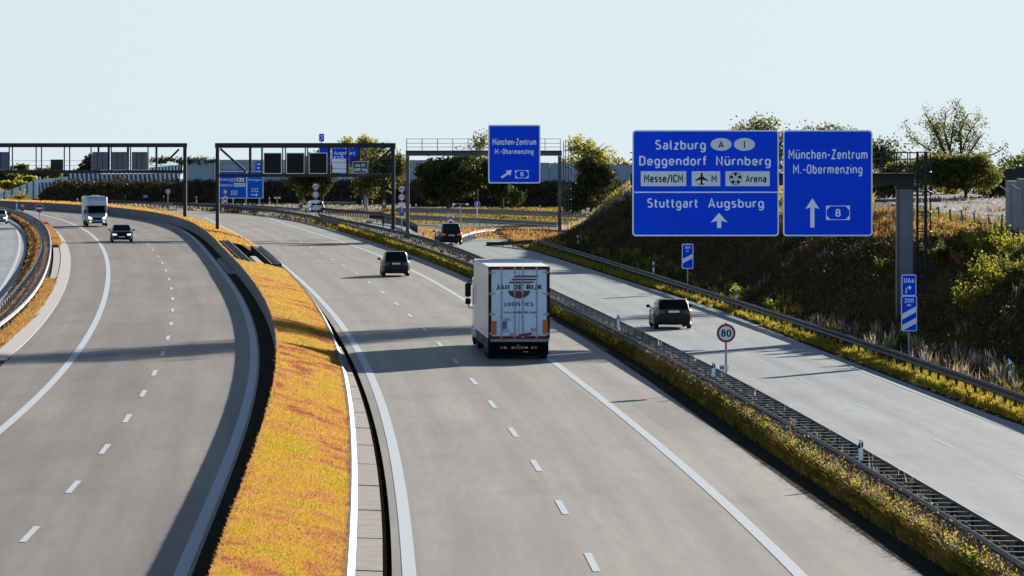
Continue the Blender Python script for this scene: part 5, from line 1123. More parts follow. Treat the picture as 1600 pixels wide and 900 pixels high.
def truck():
    x, d = W(811, 562.0); t = thing('box_truck', 'white lorry with lettered rear doors in a dark red frame on the middle road', 'truck', (x, d, .016), math.atan(.052), None)
    Pw = mat('trailer_white', (.60, .60, .60), .42, 0, .06, .6, coat=.2)
    Pd = mat('trailer_door_white', (.60, .69, .77), .5, 0, .10, 1.6)
    Pr = mat('frame_dark_red', (.060, .010, .008), .5, 0, .3, 4, spec=.2)
    Lb = 13.6; hw = 1.275; z0, z1 = .86, 3.85
    U = lambda X_: (X_-498)/172; V_ = lambda Y_: z1-(Y_-185)/172
    MB().box(-hw, hw, .08, Lb, z0+.05, z1, ch=.02).build('box_body', Pw, t, bevel=.015)
    m = MB(); m.box(-hw-.004, hw+.004, .09, Lb-.02, z1-.07, z1+.012); m.box(-hw-.012, -hw+.0, .1, Lb-.02, z0+.0, z0+.14); m.box(hw, hw+.012, .1, Lb-.02, z0, z0+.14); m.build('side_rail', M_signgrey, t)
    for k in range(9):
        y = .9+k*1.5; MB().box(-hw-.006, -hw-.001, y-.012, y+.012, z0+.15, z1-.08).build('panel_seam', M_signgrey, t)
    # rear frame
    m = MB(); m.box(-hw-.002, -hw+.12, -.02, .085, z0, z1+.002); m.box(hw-.12, hw+.002, -.02, .085, z0, z1+.002); m.box(-hw+.12, hw-.12, -.02, .085, z1-.13, z1+.004); m.box(-hw+.12, hw-.12, -.02, .085, z0, z0+.11); m.build('rear_frame', Pr, t)
    m = MB(); m.box(-hw-.004, -hw+.05, -.028, -.021, z0, z1); m.box(hw-.05, hw+.004, -.028, -.021, z0, z1); m.build('frame_edge', M_black, t)
    rr = mat('reflective_tape_red', (.50, .04, .03), .4)
    m = MB(); m.box(-hw+.15, hw-.15, -.026, -.0205, z1-.125, z1-.10)
    for a, b in ((-1.1, -.72), (-.66, -.18), (-.1, .5), (.75, 1.12)): m.box(a, b, -.026, -.0205, z0+.07, z0+.10)
    m.build('reflective_tape', rr, t)
    for a, b in ((-hw+.125, -.006), (.006, hw-.125)):
        dr = MB().box(a, b, .0, .06, z0+.115, z1-.135).build('rear_door', Pd, t)
        xs = [U(q) for q in ((372, 467) if a < 0 else (524, 624))]
        for xx in xs:
            k = MB(); k.tube([(xx, -.035, z0+.03), (xx, -.035, z1-.03)], .02, n=8)
            for zz in (z0+.06, z0+.9, z0+1.9, z1-.07): k.box(xx-.045, xx+.045, -.05, .0, zz-.035, zz+.035)
            k.build('lock_rod', M_steel, dr)
        for Y_ in (225, 378, 525, 663):
            zz = V_(Y_); k = MB(); s = -1 if a < 0 else 1; xe = a if a < 0 else b
            k.box(min(xe+s*.1, xe-s*.16), max(xe+s*.1, xe-s*.16), -.03, .005, zz-.035, zz+.035); k.tube([(xe+s*.06, -.03, zz-.06), (xe+s*.06, -.03, zz+.06)], .025); k.build('hinge', M_steel, dr)
    MB().box(-.008, .008, -.004, .02, z0+.11, z1-.13).build('door_seal', M_black, t)
    for X0, X1, Y0, Y1 in ((375, 425, 628, 650), (428, 475, 655, 677), (582, 628, 622, 647)):
        o = MB(); o.box(U(X0), U(X1), -.05, -.002, V_(Y1), V_(Y0), ch=.01); o.box(U(X0)+.05, U(X1)-.02, -.08, -.05, V_(Y1)+.03, V_(Y0)-.03); o.build('door_handle', M_steel, t)
    MB().box(U(380), U(412), -.012, -.002, V_(628), V_(574)).build('grey_plate', mat('plate_grey', (.10, .12, .14), .5), t)
    sk = MB(); c = (U(543), V_(670)); an = R_(9)
    sk.add([(c[0]+px*math.cos(an)-pz*math.sin(an), -.062+(0 if k < 4 else .008), c[1]+px*math.sin(an)+pz*math.cos(an)) for k, (px, pz) in enumerate([(-.26, -.055), (.26, -.055), (.26, .055), (-.26, .055)]*2)], [(0, 1, 2, 3), (7, 6, 5, 4), (0, 4, 5, 1), (2, 6, 7, 3), (1, 5, 6, 2), (3, 7, 4, 0)]); sk.build('red_sticker', mat('sticker_red', (.22, .008, .015), .5), t)
    # orange marker panels
    for X0, X1, Y0, Y1 in ((302, 337, 572, 671), (666, 703, 563, 662)): MB().box(U(X0), U(X1), -.034, -.03, V_(Y1), V_(Y0)).build('orange_panel', mat('orange_panel', (.62, .10, .008), .45), t)
    MB().box(U(296), U(300), -.035, -.03, V_(671), V_(575)).build('panel_edge', rr, t)
    # lettering
    m = MB(); y = -.006
    stroke_text(m, 'JAN DE RIJK', U(331), U(665), V_(350), V_(312), y, 0, .25, .16); stroke_text(m, 'LOGISTICS', U(395), U(600), V_(467), V_(438), y, 0, .22, .2)
    stroke_text(m, 'www.janderijk.com', U(385), U(623), V_(524), V_(500), y, 0, .19); stroke_text(m, '12034', U(387), U(440), V_(571), V_(555), y, 0, .18); m.build('lettering', mat('lettering_black', (.012, .014, .02), .5), t)
    m = MB(); y = -.006
    for (xa, xb, ya, yb) in ((455, 645, 248, 261), (437, 630, 270, 283), (418, 612, 291, 304)):
        m.flat([(U(xa), V_(yb)), (U(xb-22), V_(yb)), (U(xb), V_(ya)), (U(xa+14), V_(ya))], y)
    m.flat([(U(420), V_(357)), (U(577), V_(357))][::-1]+[(U(498.5-78.5*math.cos(a*math.pi/20)), V_(357+56*math.sin(a*math.pi/20))) for a in range(1, 20)], y); m.build('emblem', mat('emblem_red_brown', (.13, .022, .012), .5), t)
    # tail: grey sill, bumper bar, lamp bar
    MB().box(-hw+.08, hw-.02, -.03, .06, z0-.13, z0-.012).build('tail_sill', mat('sill_grey', (.22, .24, .25), .5, 0, .3, 4), t)
    m = MB(); m.box(-1.2, 1.2, .05, .45, .62, z0-.14); m.box(-1.2, 1.2, -.02, .12, .40, .58, ch=.02)
    m.box(-1.2, 1.2, .3, .5, .12, .5); m.build('rear_bumper', M_black, t)
    for s in (-1, 1): MB().box(s*.62-.6, s*.62+.6, .52, .56, .10, .9).build('spray_flap', M_black, t)
    lp = MB(); 
    for xx in (-.72, .68): lp.box(xx-.07, xx+.07, -.04, -.022, .44, .54)
    lp.build('tail_light', M_tail, t)
    lp = MB()
    for a, b in ((-.62, -.52), (-.32, -.2), (.24, .36), (.5, .58)): lp.box(a, b, -.04, -.022, .44, .53)
    lp.build('white_lamp', mat('lamp_pale', (.30, .30, .28), .3), t)
    MB().box(-.16, .22, -.045, -.022, .43, .55).build('number_plate', mat('plate_rust', (.25, .07, .03), .5), t)
    for a in (.18, .30): MB().box(a, a+.08, -.05, -.02, .30, .325).build('small_marking', M_signgrey, t)
    for s in (-1, 1):
        MB().box(s*1.0-.26, s*1.0+.26, .55, .575, .16, .8).build('mud_flap', M_plastic, t)
        for y in (1.3, 2.6, 3.9, Lb+.9-3.0, Lb+1.9):
            wheel_part(t, s*1.09 if y < 5 else s*1.06, y, .5, .34)
        MB().box(min(s*1.26, s*1.22), max(s*1.26, s*1.22), 5.0, 10.2, .42, .86).build('side_guard', M_plastic, t)
        for k in range(6): MB().box(min(s*1.262, s*1.272), max(s*1.262, s*1.272), .9+k*2, 1.0+k*2, z0-.09, z0-.04).build('side_marker', M_orange, t)
    MB().box(-.45, .45, .2, Lb+2.0, .60, .9).build('chassis', M_black, t)
    # tractor cab
    c = MB(); yc = Lb+.55
    c.box(-1.22, 1.22, yc, yc+2.25, .75, 3.0, ch=.06); c.box(-1.24, 1.24, yc+.4, yc+2.3, .35, .8, ch=.05); c.prism([(-1.1, 3.003), (1.1, 3.003), (.95, 3.75), (-.95, 3.75)], yc+.15, yc+1.3); c.build('cab', mat('cab_white', (.6, .6, .62), .35, coat=.6), t, bevel=.03)
    MB().box(-1.05, 1.05, yc+2.255, yc+2.275, 1.75, 2.65).build('windscreen', M_glass, t)
    for s in (-1, 1):
        m = MB(); cx = s*1.42
        m.box(cx-.13, cx+.13, yc+1.85, yc+1.97, 2.12, 2.72, ch=.04); m.box(cx-.12, cx+.12, yc+1.85, yc+1.97, 1.78, 2.04, ch=.04)
        m.tube([(s*1.2, yc+1.95, 2.8), (s*1.38, yc+1.95, 2.86), (cx, yc+1.95, 2.7), (cx, yc+1.95, 1.85), (s*1.36, yc+1.95, 1.62), (s*1.2, yc+1.95, 1.62)], .028, n=6); m.build('mirror', M_plastic, t)
        MB().box(min(s*1.222, s*1.235), max(s*1.222, s*1.235), yc+1.1, yc+2.0, 1.8, 2.55).build('side_window', M_glass, t)
truck()

# ------------------------------------------------------------ far noise walls
def noise_walls():
    # long blue-grey wall on the berm
    xs0, xs1 = X(290, 720), X(990, 690)
    t = thing('noise_wall', 'long flat blue-grey noise barrier on top of the dark berm behind the gantries', 'noise wall', (xs0, berm_y(xs0), 2.4)); x = xs0
    topz = lambda x: 5.75-.35*sm(-12, 5, x)-.25*sm(5, 15, x)
    while x < xs1:
        x2 = x+4.0; y1, y2 = berm_y(x), berm_y(x2); z = topz(x)-2.4; m = MB()
        m.add([(a-xs0, b-berm_y(xs0)+q, zz) for q in (0, .2) for a, b, zz in ((x+.05, y1, 0), (x2-.02, y2, 0), (x2-.02, y2, z), (x+.05, y1, z))], [(0, 1, 2, 3), (7, 6, 5, 4), (0, 4, 5, 1), (2, 6, 7, 3), (1, 5, 6, 2), (3, 7, 4, 0)]); m.build('panel', M_wallp, t)
        MB().box(x-xs0-.08, x-xs0+.03, y1-berm_y(xs0)-.06, y1-berm_y(xs0)+.25, 0, z+.03).build('post', mat('wall_post', (.15, .2, .235), .8, spec=.1), t); x = x2
    # leaning battens
    d = 722.0
    def battens(lab, a, b, yt0, yt1, yb0, yb1, n, lean, cap=None):
        t = thing('noise_wall', lab, 'noise wall', (X(a, d), d, 0)); o = X(a, d)
        m = MB(); v = [(X(p, d)-o, .35, Z(q, d)) for p, q in ((a, yb0), (b, yb1), (b, yt1), (a, yt0))]; v += [(p, q+.15, r) for p, q, r in v]
        m.add(v, [(0, 1, 2, 3), (7, 6, 5, 4), (0, 4, 5, 1), (2, 6, 7, 3), (1, 5, 6, 2), (3, 7, 4, 0)]); m.build('panel', M_wallblue, t)
        w_ = (b-a)/n*.42*d/F; bl = []
        for k in range(n):
            f_ = (k+.5)/n; px = a+(b-a)*f_; yt = yt0+(yt1-yt0)*f_-1; yb = yb0+(yb1-yb0)*f_+1.5
            x0 = X(px, d)-o; xx = X(px+lean, d)-o; k_ = MB(); k_.bar((x0, .28, Z(yt, d)), (xx, .0, Z(yb, d)), w_, .12); k_.build('batten', M_wallpale, t)
        if cap:
            m = MB(); v = [(X(p, d)-o, .2, Z(q, d)) for p, q in ((a, yt0+.5), (b, yt1+.5), (b, cap[1]), (a, cap[0]))]; v += [(p, q+.12, r) for p, q, r in v]
            m.add(v, [(0, 1, 2, 3), (7, 6, 5, 4), (0, 4, 5, 1), (2, 6, 7, 3), (1, 5, 6, 2), (3, 7, 4, 0)]); m.build('cap_panel', M_wallpale, t)
    battens('noise barrier of many leaning pale battens over blue panels, behind the left gantry', 106.5, 281, 272, 271, 296.5, 287, 25, 3.2)
    d = 721.0
    battens('short lower row of leaning battens with a pale band above, at the left bend', 60, 105.5, 285.5, 282, 302, 298, 8, 2.6, (281, 276))
    d = 726.0
    battens('upper row of pale battens near the left gantry post under dark creeper', 233, 284, 262, 257.5, 271, 271, 10, 1.0)
    # pale panels stepping up at the far left
    d = 730.0; t = thing('noise_wall', 'pale green-grey panel wall stepping up to the right at the far left edge', 'noise wall', (X(-40, d), d, 0)); o = X(-40, d)
    tops = lambda p: 303-max(0, p+5)*.02-(max(0, p-0))*.38
    edges = [-40, -28, -16, -5, 6.5, 18.5, 30.5, 42, 52, 62]
    for a, b in zip(edges, edges[1:]):
        m = MB(); v = [(X(p, d)-o, 0, q) for p, q in ((a+.6, 0), (b-.6, 0), (b-.6, Z(tops(b), d)), (a+.6, Z(tops(a), d)))]; v += [(p, q+.15, r) for p, q, r in v]
        m.add(v, [(0, 1, 2, 3), (7, 6, 5, 4), (0, 4, 5, 1), (2, 6, 7, 3), (1, 5, 6, 2), (3, 7, 4, 0)]); m.build('panel', M_wallpale, t)
        MB().box(X(b-.9, d)-o, X(b+1.2, d)-o, -.12, .2, 0, Z(tops(b), d)+.05).build('post', mat('wall_post_dark', (.09, .13, .15), .6), t)
noise_walls()
def end_wall():
    # grey concrete panels with bent black tops at the right edge, on the embankment
    d = 262.0; x = X(1583, d); zb = 4.6
    t = thing('noise_wall', 'grey concrete panel wall with outward-bent dark tops at the right picture edge', 'noise wall', (x, d, zb)); z1 = Z(283, d)-zb
    for k, (dx, dy, zt) in enumerate(((0, 0, 0), (.30, -2.5, .12), (.75, -5, .25), (1.25, -7.5, .35))):
        MB().box(dx-.16, dx+.34, dy, dy+2.3, -.6, z1+zt-.0).build('panel', mat('grey_panel', (.20, .22, .25), .7, 0, .25, 1.2), t)
        m = MB(); m.prism([(dx-.20, z1+zt+.02), (dx+.32, z1+zt+.02), (dx+.02, z1+zt+.62), (dx-.36, z1+zt+.58), (dx-.5, z1+zt+.4)], dy, dy+.18); m.build('bent_top', M_dark, t)
        m = MB(); m.bar((dx-.6, dy+.5, z1+zt-.22), (dx-.16, dy+.5, z1+zt-.5), .05); m.build('wire_arm', M_signgrey, t)
end_wall()
def fence():
    pts = []; t = thing('wire_fence', 'wire fence of thin leaning steel posts along the top of the right embankment', 'fence', (X(1466, 285), 285, 4.6)); o = t.location
    P = [(1366, 331, 300), (1384, 330, 298), (1396, 330, 296), (1441, 331, 292), (1466, 323, 286), (1484, 327, 284), (1502, 328, 280), (1521.5, 332, 277), (1544, 335, 274), (1566, 335, 271), (1592, 340, 268), (1616, 344, 265)]
    tp = []
    for px, yt, d in P:
        x = X(px, d); zt = Z(yt, d); h_ = emb(d, x-cC(d)); ln = .07 if px < 1560 else -.03
        MB().tube([(x-o.x+ln*1.6, d-o.y, h_-.2-o.z), (x-o.x, d-o.y, zt-o.z)], .05, n=6).build('post', M_fence, t); tp.append((x-o.x, d-o.y, zt-o.z, h_-o.z))
    m = MB()
    for f_ in (.1, .5, .92):
        for a, b in zip(tp, tp[1:]): m.tube([(a[0], a[1], a[3]+(a[2]-a[3])*f_), (b[0], b[1], b[3]+(b[2]-b[3])*f_)], .006, n=4)
    m.build('wire', M_steel, t)
fence()
# ------------------------------------------------------------ grass, herbs and flowers
SC_ = 1.0
def N(n): return int(n*SC_)
med_z = lambda d, t: .87-.67*t+.05*math.sin(math.pi*t)
def vnoise(x, y, seed=0):
    xi, yi = np.floor(x), np.floor(y); fx, fy = x-xi, y-yi; fx = fx*fx*(3-2*fx); fy = fy*fy*(3-2*fy)
    def hs(a, b): v = np.sin(a*127.1+b*311.7+seed*74.7)*43758.5453; return v-np.floor(v)
    return (hs(xi, yi)*(1-fx)+hs(xi+1, yi)*fx)*(1-fy)+(hs(xi, yi+1)*(1-fx)+hs(xi+1, yi+1)*fx)*fy
def fbm(x, y, seed=0): return .5*vnoise(x, y, seed)+.28*vnoise(x*2.1, y*2.1, seed+1)+.14*vnoise(x*4.3, y*4.3, seed+2)+.08*vnoise(x*9, y*9, seed+3)
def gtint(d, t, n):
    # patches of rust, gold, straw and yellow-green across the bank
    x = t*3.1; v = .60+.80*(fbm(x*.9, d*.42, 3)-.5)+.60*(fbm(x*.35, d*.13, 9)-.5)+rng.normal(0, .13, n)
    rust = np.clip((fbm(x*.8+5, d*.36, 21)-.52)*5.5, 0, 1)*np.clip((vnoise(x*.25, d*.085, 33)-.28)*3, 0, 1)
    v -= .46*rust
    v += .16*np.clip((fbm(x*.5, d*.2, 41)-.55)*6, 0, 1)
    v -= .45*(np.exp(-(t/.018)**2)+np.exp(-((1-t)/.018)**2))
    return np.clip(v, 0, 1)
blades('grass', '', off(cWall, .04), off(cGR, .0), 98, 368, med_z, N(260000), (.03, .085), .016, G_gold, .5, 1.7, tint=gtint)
blades('grass', '', off(cWall, .04), cGR, 430, 700, med_z, N(22000), (.06, .16), .05, G_gold, .45, .8)
blades('grass', '', lambda d: cGR(d)-.06, lambda d: cGR(d)+.03, 98, 368, .18, N(5000), (.05, .12), .02, G_gold, .5, 1.7)
blades('grass', '', lambda d: cWall(d)+.0, lambda d: cWall(d)+.10, 98, 700, .87, N(9000), (.04, .11), .025, G_gold, .5, 1.5)
# little tufts in the joints of the gutter
# verge between the middle road and the double rail
vz = lambda d, t: .0+.08*t
vl = lambda d: cM_edge(d)+.12
vr = lambda d: cA(d)+.05
def mix(f, g, a): return lambda d: f(d)*(1-a)+g(d)*a
def htint(d, t, n): return np.clip(.45+.28*np.sin(d*.21+1.5*np.sin(d*.057))+rng.normal(0, .2, n), 0, 1)
blades('undergrowth', '', vl, vr, 102, 560, vz, N(60000), (.08, .30), .035, G_verge, .4, 1.3, clump=12)
blades('herbs', '', mix(vl, vr, .30), vr, 102, 330, vz, N(60000), (.18, .50), .028, G_verge, .36, 1.5, clump=22, tint=htint)
blades('herbs', '', mix(vl, vr, .5), vr, 102, 330, vz, N(12000), (.28, .56), .024, G_orange, .3, 1.5, clump=26)
blades('seed_heads', '', mix(vl, vr, .45), vr, 102, 250, vz, N(3600), (.4, .70), .018, G_pale, .22, 1.4, clump=26)
def herb_leaves(f0, f1, d0, d1, n, z0, z1, m, size, bias=1.4, per=12, sp=.07):
    u = rng.random(n); d = 1/((1/d0)**bias+(u*((1/d1)**bias-(1/d0)**bias)))**(1/bias)
    cs = [(f0(a)+(f1(a)-f0(a))*rng.random(), a, rng.uniform(z0, z1)) for a in d]
    tag(obj('herb_leaves', leaves_mesh('herb_leaves', cs, per, sp, size, m, 1.3)), kind='stuff')
herb_leaves(mix(vl, vr, .3), vr, 102, 330, N(4200), .12, .52, L_yel, .030)
herb_leaves(mix(vl, vr, .25), vr, 102, 330, N(3600), .08, .40, L_mid, .034)
herb_leaves(mix(vl, vr, .35), mix(vl, vr, .95), 102, 330, N(1600), .25, .60, G_orange, .026)
blades('seed_heads', '', mix(vl, vr, .35), vr, 102, 175, vz, N(3800), (.35, .66), .018, G_pale, .3, 1.2, clump=30)
blades('herbs', '', mix(vl, vr, .4), vr, 102, 185, vz, N(9000), (.28, .55), .022, G_orange, .35, 1.2, clump=24)
blades('undergrowth', '', vr, lambda d: cB(d), 102, 330, .36, N(9000), (.04, .22), .03, G_verge, .3, 1.4, clump=9)
blades('seed_heads', '', vr, lambda d: cB(d), 102, 250, .0, N(260), (.6, 1.0), .018, G_pale, .12, 1.4, clump=6)
blades('yellow_herbs', '', lambda d: cM_edge(d)+.1, lambda d: cA(d)+.1, 330, 520, vz, N(30000), (.15, .55), .06, G_green, .3, .6, clump=14)
blades('wildflowers', '', lambda d: cA(d)+.25, lambda d: cB(d)-.1, 340, 640, .03, N(8000), (.1, .45), .05, G_flower, .35, .8, clump=16)
blades('wildflowers', '', lambda d: cM_edge(d)+.3, lambda d: cM_edge(d)+7, 560, 700, .03, N(6000), (.1, .3), .08, G_flower, .4, 0, clump=12)
# right verge in front of the rail
blades('grass', '', lambda d: R_right(d)+.18 if d < 440 else cR_edge(d)+.2, lambda d: cC(d)+.5, 112, 452, .04, N(80000), (.06, .26), .04, G_green, .4, 1.1, clump=10)
blades('herbs', '', lambda d: cC(d)-.6, lambda d: cC(d)+.5, 112, 452, .04, N(7000), (.15, .42), .03, G_green, .25, 1.1, clump=18)
# left verge weeds
lv0 = lambda d: cQ(d)+.15; lv1 = lambda d: cO_kerb(d)-.1
for a, b in ((226, D(443)), (D(388)+1, 560)): blades('orange_weeds', '', lv0, lambda d: max(lv1(d), lv0(d)+.1), a, b, .03, N(16000), (.10, .40), .035, G_orange, .4, 0, clump=12)
blades('orange_weeds', '', lambda d: cF_edge(d)+.35, lambda d: cP(d)+.3, 250, 600, .0, N(15000), (.10, .40), .04, G_orange, .4, 0, clump=14)
# far fields of grass round the junction
ff = lambda px: (lambda d: X(px, d))
blades('far_grass', '', lambda d: R_right(min(d, 560))+.6 if d < 560 else X(600, d), ff(905), 560, 668, .0, N(12000), (.06, .24), .08, G_verge, .4, 0, clump=20)
blades('far_weeds', '', ff(655), ff(905), 478, 530, .0, N(6000), (.05, .22), .06, G_orange, .4, 0, clump=16)
blades('gore_weeds', '', lambda d: R_right(d)+.2 if d < 476 else X(790, d), lambda d: cC(min(d, 445))+2.2, 436, 490, .0, N(3500), (.2, .7), .06, G_orange, .3, 0, clump=18)
blades('far_grass', '', ff(170), ff(640), 650, 705, .0, N(7000), (.1, .25), .08, G_flower, .4, 0, clump=14)

# weeds and pale stalks on the embankment
def slope_blades(name, o0, o1, d0, d1, n, hgt, wid, m, bias, clump, lean=.3):
    return blades(name, '', lambda d: cC(d)+o0, lambda d: cC(d)+o1, d0, d1, lambda d, t: emb(d, o0+(o1-o0)*t)-.02, N(n), hgt, wid, m, lean, bias, clump)
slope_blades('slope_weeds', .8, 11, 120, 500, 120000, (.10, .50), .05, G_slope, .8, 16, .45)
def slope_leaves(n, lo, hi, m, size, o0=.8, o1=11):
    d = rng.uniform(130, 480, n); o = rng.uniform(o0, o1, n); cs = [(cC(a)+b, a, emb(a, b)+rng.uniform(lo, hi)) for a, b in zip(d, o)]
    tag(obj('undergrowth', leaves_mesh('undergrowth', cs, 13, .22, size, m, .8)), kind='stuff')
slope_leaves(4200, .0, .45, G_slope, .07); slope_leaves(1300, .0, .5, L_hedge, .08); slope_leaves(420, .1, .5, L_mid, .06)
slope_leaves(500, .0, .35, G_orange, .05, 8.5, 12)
slope_blades('pale_stalks', .7, 2.6, 125, 260, 3600, (.35, .95), .022, G_pale, .8, 14, .18)
slope_blades('pale_stalks', 1.2, 9.0, 170, 480, 500, (.3, .7), .025, G_pale, .5, 22, .22)
slope_blades('slope_herbs', .8, 2.6, 125, 440, 3200, (.3, .8), .04, G_green, .7, 20, .3)
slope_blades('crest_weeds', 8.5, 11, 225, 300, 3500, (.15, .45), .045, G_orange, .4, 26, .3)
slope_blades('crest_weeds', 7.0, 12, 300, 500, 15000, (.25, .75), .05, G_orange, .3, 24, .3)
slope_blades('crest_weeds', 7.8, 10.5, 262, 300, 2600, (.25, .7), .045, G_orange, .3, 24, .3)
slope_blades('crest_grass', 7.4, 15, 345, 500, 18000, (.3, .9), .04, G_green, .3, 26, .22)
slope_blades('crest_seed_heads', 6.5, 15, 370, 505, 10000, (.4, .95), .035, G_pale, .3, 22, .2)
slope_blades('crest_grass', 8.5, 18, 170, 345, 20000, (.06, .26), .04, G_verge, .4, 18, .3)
blades('field_weeds', '', lambda d: cC(d)+16, lambda d: cC(d)+40, 262, 370, lambda d, t: emb(d, 16+24*t), N(6000), (.05, .3), .06, G_flower, .4, .4, clump=18)
# stones in the gravel field
def stones():
    P = []; mb = MB()
    for i in range(260):
        d = random.uniform(275, 345); o = random.uniform(15, 34); x = cC(d)+o; z = emb(d, o); s = random.uniform(.1, .35)
        a = random.uniform(0, 6.28); mb.add([(x+s*math.cos(a+k*1.2566)*random.uniform(.7, 1.2), d+s*math.sin(a+k*1.2566), z-.05) for k in range(5)]+[(x+random.uniform(-.1, .1), d, z+s*.5)], [(k, (k+1) % 5, 5) for k in range(5)])
    tag(mb.build('stones', M_conc), kind='stuff')
stones()

# ------------------------------------------------------------ trees and shrubs
def crown_centres(n, rx, ry, rz, zc, shell=.55, lobes=7, fill=1.0):
    L = [(rng.normal(0, .42), rng.normal(0, .42), rng.normal(0, .40), rng.uniform(.32, .62)) for _ in range(lobes)]; out = []
    while len(out) < n:
        l = L[rng.integers(0, lobes)]; v = rng.normal(0, 1, 3); v /= np.linalg.norm(v); r = l[3]*(shell+(1-shell)*rng.random())
        if abs(l[2]+v[2]*r) > 1.0-.12*abs(math.sin(5*(l[0]+v[0]*r))) and rng.random() < .97: continue
        if math.hypot(l[0]+v[0]*r, l[2]+v[2]*r) > 1.15 and rng.random() < .8: continue
        out.append(((l[0]+v[0]*r)*rx, (l[1]+v[1]*r)*ry, max(zc+(l[2]+v[2]*r)*rz, .25)))
    return out
def trunk_mesh(h, r, nl=9, spread=.35, low=.25):
    mb = MB(); top = (random.uniform(-.2, .2), random.uniform(-.2, .2), h*.8)
    mb.tube([(0, 0, -.4), (top[0]*.3, top[1]*.3, h*.35), top], [r, r*.75, r*.2], n=7)
    for k in range(nl):
        f_ = low+(1-low)*k/nl*.8; a = random.uniform(0, 6.28); l = h*spread*(1.1-f_*.6)
        b = (top[0]*f_, top[1]*f_, h*.8*f_); e = (b[0]+l*math.cos(a), b[1]+l*math.sin(a), b[2]+l*random.uniform(.5, 1.0)); mid = tuple((p+q)/2+random.uniform(-.1, .1)*l for p, q in zip(b, e))
        mb.tube([b, mid, e], [r*.45*(1-f_*.6), r*.3*(1-f_*.6), r*.08], n=5)
        for _ in range(3):
            a2 = a+random.uniform(-.9, .9); e2 = (mid[0]+l*.55*math.cos(a2), mid[1]+l*.55*math.sin(a2), mid[2]+l*random.uniform(.25, .6)); mb.tube([mid, e2], [r*.18*(1-f_*.6), r*.04], n=4)
    return mb
def tree(name, label, x, d, zg, h, wd, lm, n=260, per=16, leaf=.16, low=.12, lobes=8, trunk=True, spread=None, rz=.5, cat='tree', group='trees behind the motorway', fill=.5):
    t = thing(name, label, cat, (x, d, zg), 0, group)
    if trunk: trunk_mesh(h, .035*h*.7+.05).build('trunk', M_bark, t, smooth=True)
    zc = h*(low+1)/2; cs = crown_centres(n, wd/2*1.1, wd/2*.8, h*(1-low)/2*1.0, zc, lobes=lobes, shell=fill)
    me = leaves_mesh('crown', cs, per, spread or .035*h+.1, leaf, lm); obj('crown', me, t); return t
def tp(px, y_top, d, wpx, zg=0): return X(px, d), d, zg, Z(y_top, d)-zg, wpx*d/F
# trees in front of the long wall
x, d, zg, h, wd = tp(503, 236, 668, 92, 1.0); tree('tree', 'dark round tree hanging over the far road behind the portal gantry signals', x, d, zg, h, wd, L_dark, 420, 18, .20, .05)
x, d, zg, h, wd = tp(600, 206, 655, 70, .6); tree('tree', 'tall sunlit yellow-green tree rising above the right end of the portal gantry', x, d, zg, h, wd, L_mid, 420, 14, .19, .10, 9)
x, d, zg, h, wd = tp(566, 208, 664, 56, 1.6); tree('tree', 'bright yellow-green tree crown above the middle of the portal gantry top beam', x, d, zg, h, wd, L_yel, 240, 14, .19, .35, 8)
x, d, zg, h, wd = tp(700, 240, 655, 88, .6); tree('tree', 'broad dark bushy tree before the wall between gantry post and exit sign', x, d, zg, h, wd, L_dark, 560, 18, .20, .02, 9)
x, d, zg, h, wd = tp(744, 208, 664, 52, 1.4); tree('tree', 'taller airy tree just left of the tall blue exit sign', x, d, zg, h, wd, L_mid, 300, 12, .17, .15, 9)
x, d, zg, h, wd = tp(785, 246, 655, 56, .6); tree('tree', 'dark tree half hidden under the tall blue exit sign', x, d, zg, h, wd, L_dark, 300, 18, .20, .03)
x, d, zg, h, wd = tp(924, 248, 560, 82, .8); tree('tree', 'dark rounded tree behind the far end of the embankment', x, d, zg, h, wd, L_dark, 520, 18, .18, .02, 7)
x, d, zg, h, wd = tp(926, 210, 700, 84, 2.0); tree('tree', 'airy sunlit tree above the wall right of the portal ladder', x, d, zg, h, wd, L_yel, 240, 11, .19, .25, 10)
x, d, zg, h, wd = tp(965, 232, 705, 50, 2.0); tree('tree', 'small sunlit tree just left of the largest direction sign', x, d, zg, h, wd, L_yel, 150, 12, .18, .2, 6)
x, d, zg, h, wd = tp(881, 240, 735, 40, 2.0); tree('tree', 'small pale tree top showing over the wall right of the exit sign', x, d, zg, h, wd, L_mid, 110, 10, .18, .2, 6)
# trees behind and beside the big signs, on the plateau
PZ = 4.5
for i, (px, yt, d, wpx, lm, n, per, lf, low, lab) in enumerate((
    (1190, 184, 392, 96, L_mid, 420, 12, .12, .2, 'sparse treetop showing above the top edge of the largest sign'),
    (1292, 194, 396, 96, L_mid, 260, 11, .11, .3, 'low treetop just above the München-Zentrum sign'),
    (1378, 203, 392, 66, L_mid, 260, 11, .11, .10, 'slender leafy tree right behind the edge of the München-Zentrum sign'),
    (1400, 240, 372, 110, L_mid, 330, 15, .12, .02, 'dense bush behind the beam end of the large gantry'),
    (1455, 250, 380, 80, L_yel, 260, 13, .12, .02, 'yellowish bush behind the ladder cage'),
    (1508, 238, 366, 140, L_mid, 900, 17, .12, .02, 'large round bush with yellow-green top left of the grey end wall'),
    (1567, 262, 372, 66, L_mid, 300, 14, .12, .02, 'dark green bush between the round bush and the grey end wall'),
    (1612, 230, 392, 80, L_mid, 240, 14, .12, .02, 'bush top peeking over the grey end wall at the right edge'),
    (1236, 240, 384, 90, L_yel, 240, 14, .12, .02, 'bush seen in the slit between the two large signs'),
    (1140, 262, 388, 100, L_mid, 260, 14, .12, .02, 'bush mass behind the largest sign'))):
    x, d, zg, h, wd = tp(px, yt, d, wpx, PZ); tree('bush' if low < .05 else 'tree', lab, x, d, zg, h, wd, lm, n, per, lf, low, 8, cat='bush' if low < .05 else 'tree', group='trees and bushes on the embankment')
